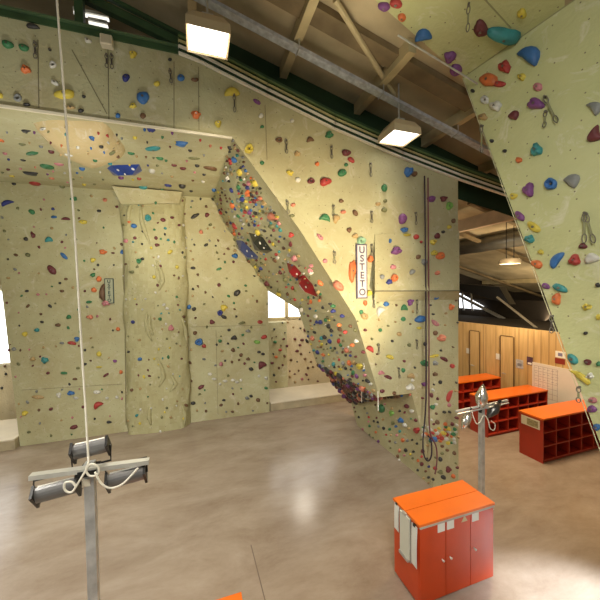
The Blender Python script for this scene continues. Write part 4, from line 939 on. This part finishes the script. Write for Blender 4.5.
# right pole
YQ=3.75; pq=on(481.5,405,1,YQ); xq=pq.x; ztq=on(481,399,1,YQ).z
e=empty('floodlight_pole',(xq,YQ,0),'grey steel pole behind the red orange cabinet with silver lamps','pole')
bm=B(); box(bm,(xq-.033,YQ-.033,0),(xq+.033,YQ+.033,ztq)); part('pole',bm,GALV,e)
bm=B(); box(bm,(xq-.12,YQ-.12,0),(xq+.12,YQ+.12,.012)); part('base_plate',bm,GALV,e)
a=on(456,411.5,1,YQ-.05); b=on(507,400.5,1,YQ-.05); zm=(a.z+b.z)/2
bm=B(); tube(bm,[a,b],.02,10); tube(bm,[a+Vector((0,-.03,-.03)),b+Vector((0,-.03,-.03))],.012,8); part('crossbar',bm,GALV,e)
bm=B(); box(bm,(xq-.05,YQ-.09,zm-.04),(xq+.05,YQ+.04,zm+.04)); part('clamp',bm,GALV,e)
def reflector(c,tip,wd,label,mt=None):
    """silver cowl seen from the side: tapering shell on a yoke"""
    c=Vector(c); tip=Vector(tip); e=empty('lamp_head',c,label,'lamp','silver lamp heads on the right pole')
    ax=(tip-c); 
    bm=B(); tube(bm,[c-ax*.25,c,c+ax*.35,c+ax*.8,c+ax],[wd*.35,wd*.8,wd,wd*.45,wd*.08],12); part('reflector',bm,mt or noisy('polished_aluminium',(.8,.8,.78),.18,.95,amt=.1),e,smooth=True)
    bm=B(); tube(bm,[c-ax*.25,c-ax*.5],[wd*.3,wd*.25],8); part('socket',bm,BLK,e)
    return e
reflector(on(481,403,1,YQ-.06),on(483,384,1,YQ-.06),.095,'silver lamp head pointing up on top of the right pole')
reflector(on(468,415,1,YQ-.06),on(462,430,1,YQ-.06),.07,'silver lamp head hanging from the left end of the right crossbar')
reflector(on(496,406,1,YQ-.06),on(487,418,1,YQ-.06),.085,'dark lamp head hanging from the right half of the right crossbar',noisy('dark_aluminium',(.12,.12,.12),.3,.8))
pts=[on(x,y,1,YQ-.1) for x,y in ((472,412),(474,419),(477,424),(481,420),(484,415),(488,420),(490,428),(494,430),(495,424),(491,421))]
bm=B(); tube(bm,smooth(pts),.008,6); tag(link('power_cable',bm,CABLE,None,True),'pale cable looped around the top of the right pole','cable')

# ------------------------------------------------------------------ floodlamps under roof
WARM=(1,.86,.62)
def highbay(x,y,z,w,d,label,rz=0,tilt=0):
    c=on(x,y,2,z); e=empty('high_bay_lamp',c,label,'lamp','square high bay lamps under the roof')
    h=.2
    def q(s,zz): return [Vector((c.x+i*w/2*s,c.y+j*d/2*s,c.z+zz)) for i,j in ((-1,-1),(1,-1),(1,1),(-1,1))]
    a,b,t=q(1,0),q(.98,.1),q(.7,h)
    bm=B(); polymesh(bm,[t]+[(a[i],a[(i+1)%4],b[(i+1)%4],b[i]) for i in range(4)]+[(b[i],b[(i+1)%4],t[(i+1)%4],t[i]) for i in range(4)])
    o=part('housing',bm,noisy('cream_lamp_steel',(.55,.46,.3),.5,amt=.06),e); s=o.modifiers.new('s','SOLIDIFY'); s.thickness=.008
    g=q(.9,.015); g2=q(.9,.025); bm=B(); polymesh(bm,[g,g2]+[(g[i],g[(i+1)%4],g2[(i+1)%4],g2[i]) for i in range(4)]); part('diffuser',bm,glow('high_bay_glow',(1,.93,.8),4),e)
    bm=B(); box(bm,(c.x-.06,c.y-.06,c.z+h),(c.x+.06,c.y+.06,c.z+h+.08)); part('ballast_box',bm,GALV,e)
    bm=B(); tube(bm,[c+Vector((0,0,h+.08)),Vector((c.x,c.y,zr(c.x)-.01))],.012,8); part('suspension_rod',bm,GALV,e)
    return c
l1=highbay(208,43,6.28,.46,.40,'square high bay lamp at top left, the larger of the two')
l2=highbay(399,139,5.75,.46,.42,'square high bay lamp under the tray right of centre, the smaller')

# ------------------------------------------------------------------ lights
def area(name,loc,target,size,power,col=WARM,spread=math.pi):
    l=bpy.data.lights.new(name,'AREA'); l.size=size; l.energy=power; l.color=col; l.spread=spread
    o=bpy.data.objects.new(name,l); C.objects.link(o); o.location=loc
    o.rotation_euler=(Vector(target)-Vector(loc)).to_track_quat('-Z','Y').to_euler(); return o
def spot(name,loc,target,power,ang,blend=.6,col=WARM,r=.1):
    l=bpy.data.lights.new(name,'SPOT'); l.energy=power; l.color=col; l.spot_size=ang; l.spot_blend=blend; l.shadow_soft_size=r
    o=bpy.data.objects.new(name,l); C.objects.link(o); o.location=loc
    o.rotation_euler=(Vector(target)-Vector(loc)).to_track_quat('-Z','Y').to_euler(); return o
area('light_high_bay_left',l1+Vector((0,0,-.03)),l1+Vector((0,0,-2)),.4,14,spread=2.0)
area('light_high_bay_right',l2+Vector((0,0,-.03)),l2+Vector((0,-.5,-2)),.4,7,spread=1.8)
spot('light_prow_flood',(2.4,-1.0,1.2),(1.7,YM,3.75),3000,math.radians(39),1.0,(1,.79,.50),.2)
spot('light_prow_low',(1.6,-1.0,4.2),(3.1,YM,1.9),600,math.radians(42),1.0,(1,.95,.80),.3)
spot('light_pole_flood_left',(xp-.35,YP+.2,2.4),(-3.0,6.4,5.6),460,math.radians(74),1.0,(1,.96,.84),.12)
spot('light_pole_flood_right',(xp+.35,YP+.2,2.4),(-.5,6.8,5.6),360,math.radians(74),1.0,(1,.96,.84),.12)
spot('light_pole_flood_back',(xp,YP+.35,2.5),(-2.3,8.8,1.9),330,math.radians(100),1.0,(1,.93,.75),.12)
area('light_hall_left',(-3.2,1.0,5.0),(-2.0,5.0,0),1.6,85,(1,.95,.86),spread=1.6)
area('light_hall_near',(.5,-1.2,6.6),(1.0,2.5,0),2.0,75,(1,.90,.76),spread=1.6)
area('light_green_wall',(.3,-.6,5.6),(3.6,2.2,4.2),1.2,22,(1,.97,.88),spread=1.6)
area('light_flank_fill',(-1.8,3.9,3.2),(3.2,6,1.8),1.2,16,(1,.93,.78),spread=1.6)
area('light_upper_wall',(-2.6,.2,4.6),(-1.2,YM,6.2),1.0,3.5,(1,.93,.78),spread=1.2)  # added fill with no lamp behind it, lifts the upper wall
area('light_under_overhang',(-1.2,6.6,5.6),(-1,6.8,0),.8,45,(1,.93,.80))
area('light_rack_zone',(6.2,4.6,4.6),(7.2,5.2,0),.8,190,(1,.74,.44))
area('light_rack_roof',(7.6,5.4,3.3),(9,8.,4.6),.6,80,(1,.78,.5))  # unseen light added to brighten the brown roof beyond the racks
area('light_loft',(11.8,7.2,2.6),(12.4,8.4,4.2),.8,60,(1,.78,.5))  # unseen upward light, added so the loft roof boards read brown
area('light_roof_wash',(1.6,3.0,4.9),(1.7,3.05,7),.8,4.5,(1,.88,.66),spread=1.3)  # floating light added under the roof boards, no fixture here
area('light_far_zone',(3.2,9.6,3.6),(3.0,9.7,0),.6,28,(1,.92,.78))
area('light_far_left',(-5.6,9.7,3.6),(-5.6,9.7,0),.6,45,(1,.92,.78))
q_=on(578,602,2,0)
spot('daylight_patch',(7.8,.2,3.2),q_,6000,math.radians(13),.8,(.86,.93,1),.25)
w=bpy.data.worlds.new('world'); bpy.context.scene.world=w; w.use_nodes=True
w.node_tree.nodes['Background'].inputs[0].default_value=(1,.96,.88,1); w.node_tree.nodes['Background'].inputs[1].default_value=.26
s=bpy.context.scene; s.view_settings.view_transform='Standard'; s.view_settings.look='None'; s.view_settings.gamma=1; s.view_settings.exposure=0
